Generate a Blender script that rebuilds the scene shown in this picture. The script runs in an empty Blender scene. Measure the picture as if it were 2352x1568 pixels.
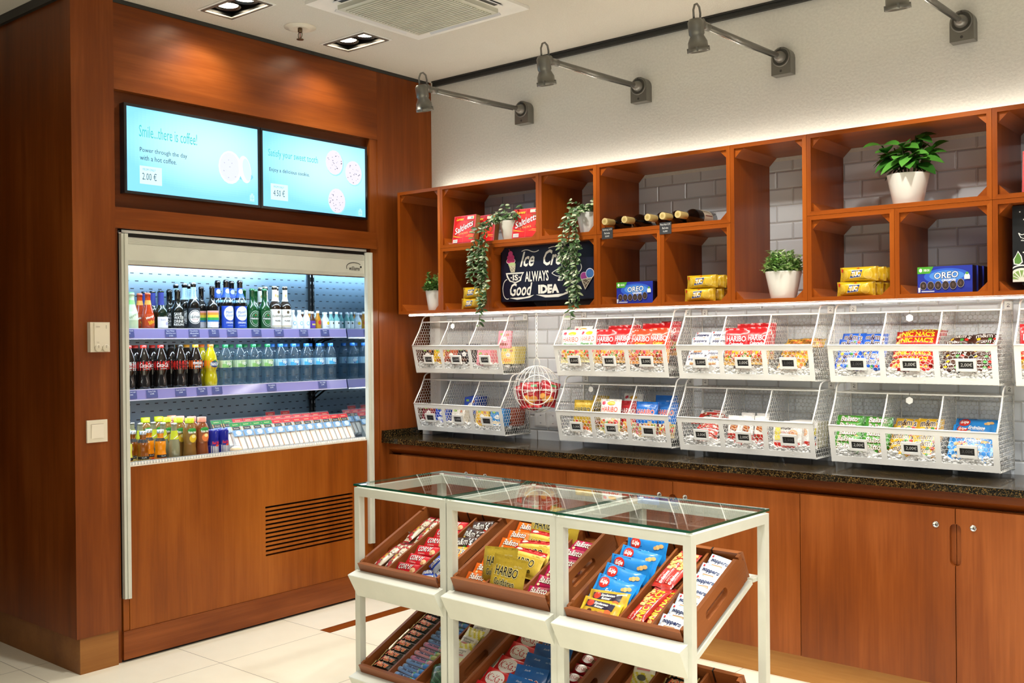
import bpy, math, random
from math import sin, cos, pi, sqrt, radians
from mathutils import Vector as V, Matrix as MX, Euler
import mathutils.geometry as geo
rnd = random.Random(11)
sc = bpy.context.scene
col = sc.collection

# ------------------------------------------------------------------ camera
FPX, W0, H0 = 2307.59, 2352, 1568
yaw, pitch, roll = radians(39.729), radians(-.22696), radians(-.54156)
fw = V((-sin(yaw)*cos(pitch), cos(yaw)*cos(pitch), sin(pitch)))
r0 = V((cos(yaw), sin(yaw), 0)); u0 = r0.cross(fw)
rt = cos(roll)*r0+sin(roll)*u0; up = -sin(roll)*r0+cos(roll)*u0
CAM = V((4.086, -4.201, 1.395))
cd = bpy.data.cameras.new('camera'); cam = bpy.data.objects.new('camera', cd); col.objects.link(cam)
cam.matrix_world = MX(((rt.x, up.x, -fw.x, CAM.x), (rt.y, up.y, -fw.y, CAM.y), (rt.z, up.z, -fw.z, CAM.z), (0, 0, 0, 1)))
cd.sensor_width = 36; cd.lens = FPX/W0*36; cd.clip_start = .05
sc.camera = cam

def P(px, py, ax, v):
    """the point of the plane ax = v that the photograph shows at pixel px, py"""
    d = (px-W0/2)/FPX*rt-(py-H0/2)/FPX*up+fw
    i = 'xyz'.index(ax)
    return CAM+d*((v-CAM[i])/d[i])

# ------------------------------------------------------------------ materials
def s2l(c):
    return c/12.92 if c <= .04045 else ((c+.055)/1.055)**2.4
def C(h, a=1):
    if isinstance(h, str):
        h = [int(h[i:i+2], 16)/255 for i in (0, 2, 4)]
    return (s2l(h[0]), s2l(h[1]), s2l(h[2]), a)
MATS = {}
def newmat(name):
    m = bpy.data.materials.new(name); m.use_nodes = True
    nt = m.node_tree; b = nt.nodes['Principled BSDF']
    MATS[name] = m
    return m, nt, b
def N(nt, t, **kw):
    n = nt.nodes.new(t)
    for k, v in kw.items():
        if hasattr(n, k): setattr(n, k, v)
        else: n.inputs[k].default_value = v
    return n
def L(nt, a, b): nt.links.new(a, b)
def ramp(nt, fac, stops):
    r = N(nt, 'ShaderNodeValToRGB')
    e = r.color_ramp.elements
    e[0].position, e[0].color = stops[0]
    e[1].position, e[1].color = stops[-1]
    for p, c in stops[1:-1]:
        x = e.new(p); x.color = c
    L(nt, fac, r.inputs[0])
    return r
def objco(nt, scale=(1, 1, 1)):
    t = N(nt, 'ShaderNodeTexCoord'); mp = N(nt, 'ShaderNodeMapping')
    mp.inputs['Scale'].default_value = scale
    L(nt, t.outputs['Object'], mp.inputs[0])
    return mp.outputs[0]
def attrmat(name, rough, metal=0, coat=0, spec=.5, bump=0, bscale=60, trans=0):
    m, nt, b = newmat(name)
    a = N(nt, 'ShaderNodeAttribute', attribute_name='Col')
    L(nt, a.outputs['Color'], b.inputs['Base Color'])
    b.inputs['Metallic'].default_value = metal
    b.inputs['Coat Weight'].default_value = coat
    b.inputs['Coat Roughness'].default_value = .1
    b.inputs['Specular IOR Level'].default_value = spec
    b.inputs['Transmission Weight'].default_value = trans
    co = objco(nt); nz = N(nt, 'ShaderNodeTexNoise', Scale=bscale, Detail=3)
    L(nt, co, nz.inputs['Vector'])
    mr = N(nt, 'ShaderNodeMapRange'); mr.inputs[3].default_value = rough*.8; mr.inputs[4].default_value = rough*1.2
    L(nt, nz.outputs[0], mr.inputs[0]); L(nt, mr.outputs[0], b.inputs['Roughness'])
    if bump:
        bp = N(nt, 'ShaderNodeBump', Strength=bump, Distance=.004)
        L(nt, nz.outputs[0], bp.inputs['Height']); L(nt, bp.outputs[0], b.inputs['Normal'])
    return m
attrmat('paper', .5)
attrmat('film', .3, coat=.35, bump=.25, bscale=45)
attrmat('foil', .28, metal=.2, bump=.35, bscale=40)
attrmat('gloss', .12, coat=.3)
attrmat('bottle_glass', .06, coat=.6)
attrmat('satin', .38)
attrmat('matte', .8)
attrmat('metal', .32, metal=.9)
attrmat('ceramic', .15, coat=.4)
attrmat('leaf', .42, spec=.35)
def emitmat(name, strength):
    m, nt, b = newmat(name)
    a = N(nt, 'ShaderNodeAttribute', attribute_name='Col')
    L(nt, a.outputs['Color'], b.inputs['Emission Color'])
    b.inputs['Emission Strength'].default_value = strength
    b.inputs['Base Color'].default_value = (.02, .02, .02, 1)
    b.inputs['Roughness'].default_value = .25
emitmat('screen_glow', 1.35)
emitmat('led_glow', 19.0)
emitmat('led_bright', 40.0)
emitmat('bulb_glow', 30.0)
emitmat('tube_glow', 10.0)

def clearmat(name, tint, solid, rough=.04):
    """thin clear plastic or glass: mostly see-through, a little body colour, a sharp sheen"""
    m, nt, b = newmat(name)
    out = nt.nodes['Material Output']
    a = N(nt, 'ShaderNodeAttribute', attribute_name='Col')
    tr = N(nt, 'ShaderNodeBsdfTransparent'); tr.inputs[0].default_value = tint
    b.inputs['Roughness'].default_value = rough
    L(nt, a.outputs['Color'], b.inputs['Base Color'])
    g = N(nt, 'ShaderNodeBsdfGlossy', Roughness=rough)
    mx = N(nt, 'ShaderNodeMixShader', Fac=solid)
    L(nt, tr.outputs[0], mx.inputs[1]); L(nt, b.outputs[0], mx.inputs[2])
    lw = N(nt, 'ShaderNodeFresnel', IOR=1.7); ge = N(nt, 'ShaderNodeNewGeometry')
    fr_ = N(nt, 'ShaderNodeMath', operation='SUBTRACT'); fr_.inputs[0].default_value = 1; L(nt, ge.outputs['Backfacing'], fr_.inputs[1])
    fm = N(nt, 'ShaderNodeMath', operation='MULTIPLY'); L(nt, lw.outputs[0], fm.inputs[0]); L(nt, fr_.outputs[0], fm.inputs[1])
    m2 = N(nt, 'ShaderNodeMixShader')
    L(nt, fm.outputs[0], m2.inputs[0]); L(nt, mx.outputs[0], m2.inputs[1]); L(nt, g.outputs[0], m2.inputs[2])
    L(nt, m2.outputs[0], out.inputs[0])
clearmat('pet', (.84, .91, .95, 1), .13)
clearmat('clear_wrap', (.97, .97, .97, 1), .08, .12)
clearmat('table_glass', (.93, .97, .95, 1), .02, .01)

def woodmat(name, grain, c1, c2, c3, rough=.32, sc_=1.0):
    m, nt, b = newmat(name)
    s = {'z': (16, 16, .9), 'x': (.9, 16, 16), 'y': (16, .9, 16)}[grain]
    co = objco(nt, tuple(k*sc_ for k in s))
    n1 = N(nt, 'ShaderNodeTexNoise', Scale=1.0, Detail=5, Roughness=.6, Distortion=.3)
    L(nt, co, n1.inputs['Vector'])
    co2 = objco(nt, tuple(k*sc_ for k in {'z': (2.2, 2.2, .7), 'x': (.7, 2.2, 2.2), 'y': (2.2, .7, 2.2)}[grain]))
    n2 = N(nt, 'ShaderNodeTexNoise', Scale=1.3, Detail=3)
    L(nt, co2, n2.inputs['Vector'])
    co3 = objco(nt, tuple(k*sc_ for k in {'z': (120, 120, 5), 'x': (5, 120, 120), 'y': (120, 5, 120)}[grain]))
    n3 = N(nt, 'ShaderNodeTexNoise', Scale=1.0, Detail=2)
    L(nt, co3, n3.inputs['Vector'])
    ad = N(nt, 'ShaderNodeMath', operation='MULTIPLY_ADD'); ad.inputs[1].default_value = .55
    L(nt, n2.outputs[0], ad.inputs[0])
    m3 = N(nt, 'ShaderNodeMath', operation='MULTIPLY_ADD'); m3.inputs[1].default_value = .33
    L(nt, n1.outputs[0], m3.inputs[0])
    m4 = N(nt, 'ShaderNodeMath', operation='MULTIPLY'); m4.inputs[1].default_value = .12
    L(nt, n3.outputs[0], m4.inputs[0]); L(nt, m4.outputs[0], m3.inputs[2]); L(nt, m3.outputs[0], ad.inputs[2])
    r = ramp(nt, ad.outputs[0], [(.34, c1), (.5, c2), (.66, c3)])
    L(nt, r.outputs[0], b.inputs['Base Color'])
    b.inputs['Roughness'].default_value = rough
    b.inputs['Specular IOR Level'].default_value = .28
    return m
cw = (C('5A280A'), C('783A10'), C('945020'))
for g in 'xyz': woodmat('cherry_'+g, g, *cw)
woodmat('cherry_front', 'z', C('6A300A'), C('8C4812'), C('A45C1E'))
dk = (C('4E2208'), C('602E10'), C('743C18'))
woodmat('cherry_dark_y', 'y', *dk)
for g in 'xyz': woodmat('shelf_'+g, g, C('783608'), C('964810'), C('B25E1C'), rough=.3)
woodmat('oak_x', 'x', C('8A5A26'), C('A87236'), C('BC8848'), .4)
woodmat('oak_y', 'y', C('7A4A1E'), C('8E5A28'), C('A06A34'), .4)
for g in 'xy': woodmat('tray_'+g, g, C('6E3A18'), C('864A22'), C('9A5A30'), .35, 1.5)

def plain(name, c, rough, metal=0, noise=None, bump=0, spec=.5):
    m, nt, b = newmat(name)
    b.inputs['Roughness'].default_value = rough; b.inputs['Metallic'].default_value = metal
    b.inputs['Specular IOR Level'].default_value = spec
    co = objco(nt); nz = N(nt, 'ShaderNodeTexNoise', Scale=noise or 20, Detail=4)
    L(nt, co, nz.inputs['Vector'])
    c2 = tuple(x*.93 for x in c[:3])+(1,)
    r = ramp(nt, nz.outputs[0], [(.35, c2), (.65, c)])
    L(nt, r.outputs[0], b.inputs['Base Color'])
    if bump:
        bp = N(nt, 'ShaderNodeBump', Strength=bump, Distance=.003)
        L(nt, nz.outputs[0], bp.inputs['Height']); L(nt, bp.outputs[0], b.inputs['Normal'])
    return m, nt, b
plain('plaster', C('E2E1DA'), .7, noise=90, bump=.35)
plain('ceiling_render', C('DAD5CA'), .9, noise=220, bump=.8)
plain('black_trim', C('2A2A28'), .5)
plain('white_metal', C('F2F1EC'), .35, noise=8)
plain('cream_metal', C('CECEC0'), .35, noise=8)
plain('chrome', C('CFCFCF'), .2, 1)
plain('lamp_grey', C('7A7872'), .36, .55)
plain('black_void', C('050505'), .6)
plain('mirror_steel', C('B9C4CC'), .06, 1, noise=3)
plain('granite_edge', C('2A2216'), .12)
# bevelled metro tiles
m, nt, b = newmat('metro_tile')
t = N(nt, 'ShaderNodeTexCoord'); mp = N(nt, 'ShaderNodeMapping'); mp.inputs['Rotation'].default_value = (-pi/2, 0, 0)
mp.inputs['Location'].default_value = (.0, .013, 0)
L(nt, t.outputs['Object'], mp.inputs[0])
def brick(ms, sm):
    br = N(nt, 'ShaderNodeTexBrick', Scale=1.0)
    br.inputs['Mortar Size'].default_value = ms; br.inputs['Mortar Smooth'].default_value = sm
    br.inputs['Brick Width'].default_value = .1525; br.inputs['Row Height'].default_value = .0762
    br.inputs['Color1'].default_value = C('D8DCE0'); br.inputs['Color2'].default_value = C('D2D7DD'); br.inputs['Mortar'].default_value = C('B6B4AE')
    L(nt, mp.outputs[0], br.inputs['Vector'])
    return br
b1 = brick(.0012, 0); b2 = brick(.008, 1.0)
L(nt, b1.outputs['Color'], b.inputs['Base Color'])
inv = N(nt, 'ShaderNodeMath', operation='SUBTRACT'); inv.inputs[0].default_value = 1; L(nt, b2.outputs['Fac'], inv.inputs[1])
bp = N(nt, 'ShaderNodeBump', Strength=1, Distance=.004); L(nt, inv.outputs[0], bp.inputs['Height']); L(nt, bp.outputs[0], b.inputs['Normal'])
b.inputs['Roughness'].default_value = .16
# floor tiles
m, nt, b = newmat('floor_tile')
t = N(nt, 'ShaderNodeTexCoord'); mp = N(nt, 'ShaderNodeMapping'); mp.inputs['Location'].default_value = (-.332+.6*10, 1.093+.585*10, 0)
L(nt, t.outputs['Object'], mp.inputs[0])
br = N(nt, 'ShaderNodeTexBrick', Scale=1.0, offset=0.0)
br.inputs['Mortar Size'].default_value = .0016; br.inputs['Mortar Smooth'].default_value = .1
br.inputs['Brick Width'].default_value = .6; br.inputs['Row Height'].default_value = .585
br.inputs['Color1'].default_value = C('F0EAD6'); br.inputs['Color2'].default_value = C('ECE5CE'); br.inputs['Mortar'].default_value = C('8C8270')
L(nt, mp.outputs[0], br.inputs['Vector'])
nz = N(nt, 'ShaderNodeTexNoise', Scale=9, Detail=5); L(nt, t.outputs['Object'], nz.inputs['Vector'])
mxx = N(nt, 'ShaderNodeMixRGB', blend_type='MULTIPLY', Fac=.12)
rr = ramp(nt, nz.outputs[0], [(.35, (.78, .76, .7, 1)), (.65, (1, 1, 1, 1))])
L(nt, br.outputs['Color'], mxx.inputs[1]); L(nt, rr.outputs[0], mxx.inputs[2]); L(nt, mxx.outputs[0], b.inputs['Base Color'])
b.inputs['Roughness'].default_value = .3
# granite
m, nt, b = newmat('granite')
co = objco(nt)
vo = N(nt, 'ShaderNodeTexVoronoi', Scale=330); L(nt, co, vo.inputs['Vector'])
nz = N(nt, 'ShaderNodeTexNoise', Scale=110, Detail=5); L(nt, co, nz.inputs['Vector'])
r = ramp(nt, vo.outputs['Color'], [(.25, C('0E0D0A')), (.55, C('2A261C')), (.88, C('6E5630'))])
r2 = ramp(nt, nz.outputs[0], [(.45, (.35, .35, .35, 1)), (.62, (1.3, 1.2, 1, 1))])
mxx = N(nt, 'ShaderNodeMixRGB', blend_type='MULTIPLY', Fac=1); L(nt, r.outputs[0], mxx.inputs[1]); L(nt, r2.outputs[0], mxx.inputs[2])
L(nt, mxx.outputs[0], b.inputs['Base Color']); b.inputs['Roughness'].default_value = .09; b.inputs['Specular IOR Level'].default_value = .35
# perforated steel back of the cooler (slots in rows)
m, nt, b = newmat('slotted_steel')
t = N(nt, 'ShaderNodeTexCoord'); sp = N(nt, 'ShaderNodeSeparateXYZ'); L(nt, t.outputs['Object'], sp.inputs[0])
def mth(op, a, b_=None, c_=None):
    n = N(nt, 'ShaderNodeMath', operation=op)
    for i, q in enumerate((a, b_, c_)):
        if q is None: continue
        if isinstance(q, (int, float)): n.inputs[i].default_value = q
        else: L(nt, q, n.inputs[i])
    return n.outputs[0]
row = mth('DIVIDE', sp.outputs['Z'], .038)
fr = mth('FRACT', row); rid = mth('FLOOR', row)
sh = mth('MULTIPLY', mth('MODULO', rid, 2.0), .5)
fy = mth('FRACT', mth('ADD', mth('DIVIDE', sp.outputs['Y'], .05), sh))
slot = mth('MULTIPLY', mth('LESS_THAN', mth('ABSOLUTE', mth('SUBTRACT', fr, .5)), .06), mth('LESS_THAN', mth('ABSOLUTE', mth('SUBTRACT', fy, .5)), .19))
mxx = N(nt, 'ShaderNodeMixRGB'); L(nt, slot, mxx.inputs[0]); mxx.inputs[1].default_value = C('8FA6B8'); mxx.inputs[2].default_value = C('08090A')
L(nt, mxx.outputs[0], b.inputs['Base Color'])
mm = mth('MULTIPLY', mth('SUBTRACT', 1.0, slot), .85); L(nt, mm, b.inputs['Metallic'])
b.inputs['Roughness'].default_value = .3

# ------------------------------------------------------------------ mesh builder
class MB:
    def __init__(s): s.v = []; s.f = []; s.m = []; s.c = []; s.s = []; s.names = []
    def mi(s, n):
        if n not in s.names: s.names.append(n)
        return s.names.index(n)
    def add(s, vs, fs, mat, c=None, smooth=False):
        o = len(s.v); s.v += [tuple(x) for x in vs]; k = s.mi(mat)
        many = isinstance(c, list)
        for i, f in enumerate(fs):
            s.f.append(tuple(j+o for j in f)); s.m.append(k); s.c.append((c[i] if many else c) or (1, 1, 1, 1)); s.s.append(smooth)
    def box(s, a, b, mat, c=None, mx=None):
        x0, y0, z0 = a; x1, y1, z1 = b
        x0, x1 = min(x0, x1), max(x0, x1); y0, y1 = min(y0, y1), max(y0, y1); z0, z1 = min(z0, z1), max(z0, z1)
        vs = [V(q) for q in ((x0, y0, z0), (x1, y0, z0), (x1, y1, z0), (x0, y1, z0), (x0, y0, z1), (x1, y0, z1), (x1, y1, z1), (x0, y1, z1))]
        if mx: vs = [mx @ q for q in vs]
        s.add(vs, [(0, 3, 2, 1), (4, 5, 6, 7), (0, 1, 5, 4), (1, 2, 6, 5), (2, 3, 7, 6), (3, 0, 4, 7)], mat, c)
    def prism(s, poly, ax, a, b, mat, c=None):
        """poly: 2D outline in the two remaining axes (order x,y,z), extruded along ax"""
        def pt(p, h): return {'x': (h, p[0], p[1]), 'y': (p[0], h, p[1]), 'z': (p[0], p[1], h)}[ax]
        n = len(poly)
        vs = [pt(p, a) for p in poly]+[pt(p, b) for p in poly]
        tri = geo.tessellate_polygon([[V((p[0], p[1], 0)) for p in poly]])
        fs = [tuple(q) for q in tri]+[tuple(k+n for k in reversed(q)) for q in tri]
        fs += [(i, (i+1) % n, (i+1) % n+n, i+n) for i in range(n)]
        s.add(vs, fs, mat, c)
    def ring(s, outer, inner, ax, a, b, mat, c=None):
        def pt(p, h): return {'x': (h, p[0], p[1]), 'y': (p[0], h, p[1]), 'z': (p[0], p[1], h)}[ax]
        n = len(outer); vs = [pt(p, h) for h in (a, b) for q in (outer, inner) for p in q]; fs = []
        for i in range(n):
            j = (i+1) % n
            fs += [(i, j, n+j, n+i), (2*n+i, 3*n+i, 3*n+j, 2*n+j), (i, 2*n+i, 2*n+j, j), (n+i, n+j, 3*n+j, 3*n+i)]
        s.add(vs, fs, mat, c)
    def lathe(s, prof, mat, c=None, n=20, org=(0, 0, 0), mx=None, smooth=True, cols=None):
        vs = []; fs = []; cc = []
        for r, z in prof:
            for k in range(n):
                a = 2*pi*k/n; q = V((r*cos(a)+org[0], r*sin(a)+org[1], z+org[2]))
                vs.append(mx @ q if mx else q)
        for i in range(len(prof)-1):
            for k in range(n):
                fs.append((i*n+k, i*n+(k+1) % n, (i+1)*n+(k+1) % n, (i+1)*n+k)); cc.append(cols[i] if cols else c)
        s.add(vs, fs, mat, cc, smooth)
    def tube(s, pts, r, mat, c=None, n=6, closed=False, smooth=True, taper=None):
        pts = [V(p) for p in pts]; m_ = len(pts); vs = []; fs = []; pv = None
        for i, p in enumerate(pts):
            if closed: d = pts[(i+1) % m_]-pts[i-1]
            else: d = pts[min(i+1, m_-1)]-pts[max(i-1, 0)]
            d.normalize()
            if pv is None:
                a = V((0, 0, 1)) if abs(d.z) < .9 else V((1, 0, 0))
                e1 = d.cross(a).normalized()
            else:
                e1 = (pv-d*pv.dot(d)).normalized()
            e2 = d.cross(e1); pv = e1
            rr = r*(taper(i/(m_-1)) if taper else 1)
            for k in range(n):
                t = 2*pi*k/n; vs.append(p+e1*(rr*cos(t))+e2*(rr*sin(t)))
        rg = m_ if closed else m_-1
        for i in range(rg):
            j = (i+1) % m_
            for k in range(n):
                fs.append((i*n+k, i*n+(k+1) % n, j*n+(k+1) % n, j*n+k))
        if not closed:
            fs += [tuple(reversed(range(n))), tuple((m_-1)*n+k for k in range(n))]
        s.add(vs, fs, mat, c, smooth)
    def disc(s, ctr, r, nrm, mat, c=None, n=20, ry=None):
        ctr = V(ctr); nrm = V(nrm).normalized(); a = V((0, 0, 1)) if abs(nrm.z) < .9 else V((1, 0, 0))
        e1 = a.cross(nrm).normalized(); e2 = nrm.cross(e1)
        s.add([ctr]+[ctr+e1*(r*cos(2*pi*k/n))+e2*((ry or r)*sin(2*pi*k/n)) for k in range(n)], [(0, 1+k, 1+(k+1) % n) for k in range(n)], mat, c)
    def ball(s, ctr, r, mat, c=None, nu=8, nv=5, sq=(1, 1, 1), jit=0, smooth=True):
        vs = []; fs = []; ctr = V(ctr)
        for i in range(nv+1):
            th = pi*i/nv
            for k in range(nu):
                ph = 2*pi*k/nu; q = V((sin(th)*cos(ph)*sq[0], sin(th)*sin(ph)*sq[1], cos(th)*sq[2]))*r
                if jit: q *= 1+rnd.uniform(-jit, jit)
                vs.append(ctr+q)
        for i in range(nv):
            for k in range(nu):
                fs.append((i*nu+k, (i+1)*nu+k, (i+1)*nu+(k+1) % nu, i*nu+(k+1) % nu))
        s.add(vs, fs, mat, c, smooth)
    def mesh(s, name):
        me = bpy.data.meshes.new(name); me.from_pydata(s.v, [], s.f)
        for n in s.names: me.materials.append(MATS[n])
        me.polygons.foreach_set('material_index', s.m); me.polygons.foreach_set('use_smooth', s.s)
        ca = me.color_attributes.new('Col', 'FLOAT_COLOR', 'CORNER')
        fl = []
        for f, c in zip(s.f, s.c): fl += list(c)*len(f)
        ca.data.foreach_set('color', fl)
        me.update()
        return me
    def build(s, name, parent=None, mx=None): return link(name, s.mesh(name), parent, mx)
def link(name, me, parent=None, mx=None):
    o = bpy.data.objects.new(name, me); col.objects.link(o)
    if parent: o.parent = parent
    if mx is not None: o.matrix_basis = mx
    return o
LABELS = {}
def tag(o, label, cat, group=None):
    o['label'] = label; o['category'] = cat
    if group: o['group'] = group
    LABELS.setdefault(label, []).append(o.name)
    return o
def thing(name, label, cat, mx=None, group=None):
    o = link(name, None, None, mx if isinstance(mx, MX) else MX.Translation(mx or (0, 0, 0)))
    return tag(o, label, cat, group)
def struct(o): o['kind'] = 'structure'; return o
def T(x, y, z): return MX.Translation((x, y, z))
def R(a, ax): return MX.Rotation(radians(a), 4, ax)

# ------------------------------------------------------------------ lettering and printed graphics
TXT = {}
def text2d(st, off=0, shear=0):
    k = (st, off, shear)
    if k not in TXT:
        cu = bpy.data.curves.new('t', 'FONT'); cu.body = st; cu.resolution_u = 2; cu.offset = off; cu.shear = shear
        o = bpy.data.objects.new('t', cu); col.objects.link(o)
        dg = bpy.context.evaluated_depsgraph_get(); dg.update()
        me = o.evaluated_get(dg).to_mesh()
        vs = [(v.co.x, v.co.y) for v in me.vertices]; fs = [tuple(p.vertices) for p in me.polygons]
        o.evaluated_get(dg).to_mesh_clear(); bpy.data.objects.remove(o); bpy.data.curves.remove(cu)
        x0 = min(v[0] for v in vs); x1 = max(v[0] for v in vs); y0 = min(v[1] for v in vs); y1 = max(v[1] for v in vs)
        TXT[k] = ([((a-(x0+x1)/2)/(x1-x0), (b_-(y0+y1)/2)/(y1-y0)) for a, b_ in vs], fs)
    return TXT[k]
def graphic(mb, S, items, mat):
    """S(u, v, lift) is a point of the printed face; items in metres on that face, each lies a hair above the last"""
    lift = .0006
    for it in items:
        k = it[0]; lift += .00012
        if k == 't':
            _, st, cx, cy, w, h, c = it[:7]; op = it[7] if len(it) > 7 else {}
            vs, fs = text2d(st, op.get('off', 0), op.get('sh', 0)); a = radians(op.get('rot', 0)); arc = op.get('arc', 0)
            pts = []
            for x, y in vs:
                x *= w; y = y*h+arc*(1-(2*x/w)**2)
                pts.append(S(cx+x*cos(a)-y*sin(a), cy+x*sin(a)+y*cos(a), lift))
            mb.add(pts, fs, mat, C(c))
        elif k == 'e':
            _, cx, cy, rx, ry, c = it[:6]; n = it[6] if len(it) > 6 else 18; a = radians(it[7]) if len(it) > 7 else 0
            vs = [(0, 0)]+[(q*rx*cos(2*pi*i/n), q*ry*sin(2*pi*i/n)) for q in (.5, 1) for i in range(n)]
            fs = [(0, 1+i, 1+(i+1) % n) for i in range(n)]+[(1+i, 1+n+i, 1+n+(i+1) % n, 1+(i+1) % n) for i in range(n)]
            mb.add([S(cx+x*cos(a)-y*sin(a), cy+x*sin(a)+y*cos(a), lift) for x, y in vs], fs, mat, C(c))
        elif k == 'r':
            _, cx, cy, w, h, c = it[:6]; a = radians(it[6]) if len(it) > 6 else 0; n = 6
            vs = [((i/n-.5)*w, (j/n-.5)*h) for j in range(n+1) for i in range(n+1)]
            fs = [(j*(n+1)+i, j*(n+1)+i+1, (j+1)*(n+1)+i+1, (j+1)*(n+1)+i) for j in range(n) for i in range(n)]
            mb.add([S(cx+x*cos(a)-y*sin(a), cy+x*sin(a)+y*cos(a), lift) for x, y in vs], fs, mat, C(c))
        elif k == 'p':
            pts, c = it[1:3]
            tri = geo.tessellate_polygon([[V((x, y, 0)) for x, y in pts]])
            mb.add([S(x, y, lift) for x, y in pts], [tuple(q) for q in tri], mat, C(c))
        elif k == 'l':
            pts, wd, c = it[1:4]; vs = []; n = len(pts)
            for i in range(n):
                d = V(pts[min(i+1, n-1)])-V(pts[max(i-1, 0)]); d.normalize(); q = V((-d.y, d.x))*wd/2
                vs += [(pts[i][0]+q.x, pts[i][1]+q.y), (pts[i][0]-q.x, pts[i][1]-q.y)]
            mb.add([S(x, y, lift) for x, y in vs], [(2*i, 2*i+1, 2*i+3, 2*i+2) for i in range(n-1)], mat, C(c))
        elif k == 'd':
            x0, y0, x1, y1, n, r, cs = it[1:8]
            for _ in range(n):
                x, y, c = rnd.uniform(x0, x1), rnd.uniform(y0, y1), rnd.choice(cs); q = r*rnd.uniform(.7, 1.3); lift += .00001
                mb.add([S(x+q*cos(2*pi*i/7), y+q*.85*sin(2*pi*i/7), lift) for i in range(7)], [tuple(range(7))], mat, C(c))
def flat(mx):
    return lambda u, v, l: mx @ V((u, v, l))

# ------------------------------------------------------------------ the room
ZC = 2.876
def sbox(name, a, b, mat, c=None):
    m = MB(); m.box(a, b, mat, c); return struct(m.build(name))
m = MB(); m.box((-3.4, -7, -.1), (6.5, .2, 0), 'floor_tile')
struct(m.build('floor'))
m = MB(); m.box((.29, -1.095, 0), (.362, -.36, .0015), 'cherry_y'); struct(m.build('trim_1'))['label'] = 'brown wooden inlay strip set in the cream floor tiles'
# ceiling, with openings for the two recessed downlights
HOLES = [(.155, .44, -.912, -.762), (.155, .44, -1.612, -1.462)]
m = MB(); ys = [-7, -1.612, -1.462, -.912, -.762, .2]
for i in range(5):
    if i in (1, 3):
        m.box((-3.4, ys[i], ZC), (.155, ys[i+1], ZC+.02), 'ceiling_render'); m.box((.44, ys[i], ZC), (6.5, ys[i+1], ZC+.02), 'ceiling_render')
    else: m.box((-3.4, ys[i], ZC), (6.5, ys[i+1], ZC+.02), 'ceiling_render')
m.box((-3.4, -7, ZC+.2), (6.5, .2, ZC+.22), 'black_void')
struct(m.build('ceiling'))
# right-hand (product) wall: plaster above, metro tiles behind cubbies and baskets
sbox('wall_right', (-.7, 0, 2.165), (6.5, .2, ZC), 'plaster')
sbox('wall_right_tiles', (-.7, -.0005, 0), (6.5, .2, 2.165), 'metro_tile')
# left wall of cherry panels round the cooler
m = MB()
m.box((-.7, -.425, 0), (0, -.0005, ZC), 'cherry_z')                       # panel between the cooler and the corner
m.box((-.7, -.478, 0), (-.004, -.4255, 2.485), 'cherry_z')                # slim jamb right of the cooler
m.box((-.7, -1.962, 2.485), (0, -.4255, ZC), 'cherry_y')                   # header above the screens
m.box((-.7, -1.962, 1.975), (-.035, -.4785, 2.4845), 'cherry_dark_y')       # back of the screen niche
m.box((-.7, -1.962, 1.8845), (.006, -.442, 1.975), 'cherry_y')              # rail below the screens
m.box((-.7, -1.962, 0), (-.62, -.4785, 1.8845), 'black_void')
m.box((-.7, -1.962, 0), (-.012, -1.94, 1.8845), 'cherry_z')
struct(m.build('wall_left'))
m = MB(); m.box((-3.4, -2.152, .152), (.012, -1.9625, ZC), 'cherry_z'); struct(m.build('wall_left_pier'))
m = MB(); m.box((-3.4, -2.135, 0), (.004, -1.964, .1515), 'oak_y'); struct(m.build('baseboard_left'))
m = MB(); m.box((-.60, -1.939, .012), (.004, -.479, .135), 'cherry_y'); m.box((-.6, -1.939, 0), (-.015, -.479, .012), 'black_void'); struct(m.build('baseboard_left_cooler'))
# dark shadow-gap mouldings under the ceiling
m = MB()
m.box((.0005, -1.962, ZC-.0185), (.005, -.0215, ZC-.0005), 'black_trim')
struct(m.build('trim_2'))
m = MB(); m.box((.031, -.02, ZC-.03), (6.5, -.0005, ZC-.0005), 'black_trim'); m.box((.031, -.028, ZC-.008), (6.5, -.02, ZC-.0005), 'black_trim'); struct(m.build('trim_3'))
m = MB(); m.box((-3.4, -2.17, ZC-.04), (.012, -2.1525, ZC-.0005), 'black_trim'); struct(m.build('trim_4'))
# white duct in the corner on the counter
m = MB(); m.box((.032, -.06, .852), (.112, -.0015, 1.52), 'white_metal'); m.box((.036, -.13, .852), (.112, -.062, .905), 'white_metal')
tag(m.build('cable_duct'), 'white square cable duct rising from counter in the wall corner', 'cable duct')

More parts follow.
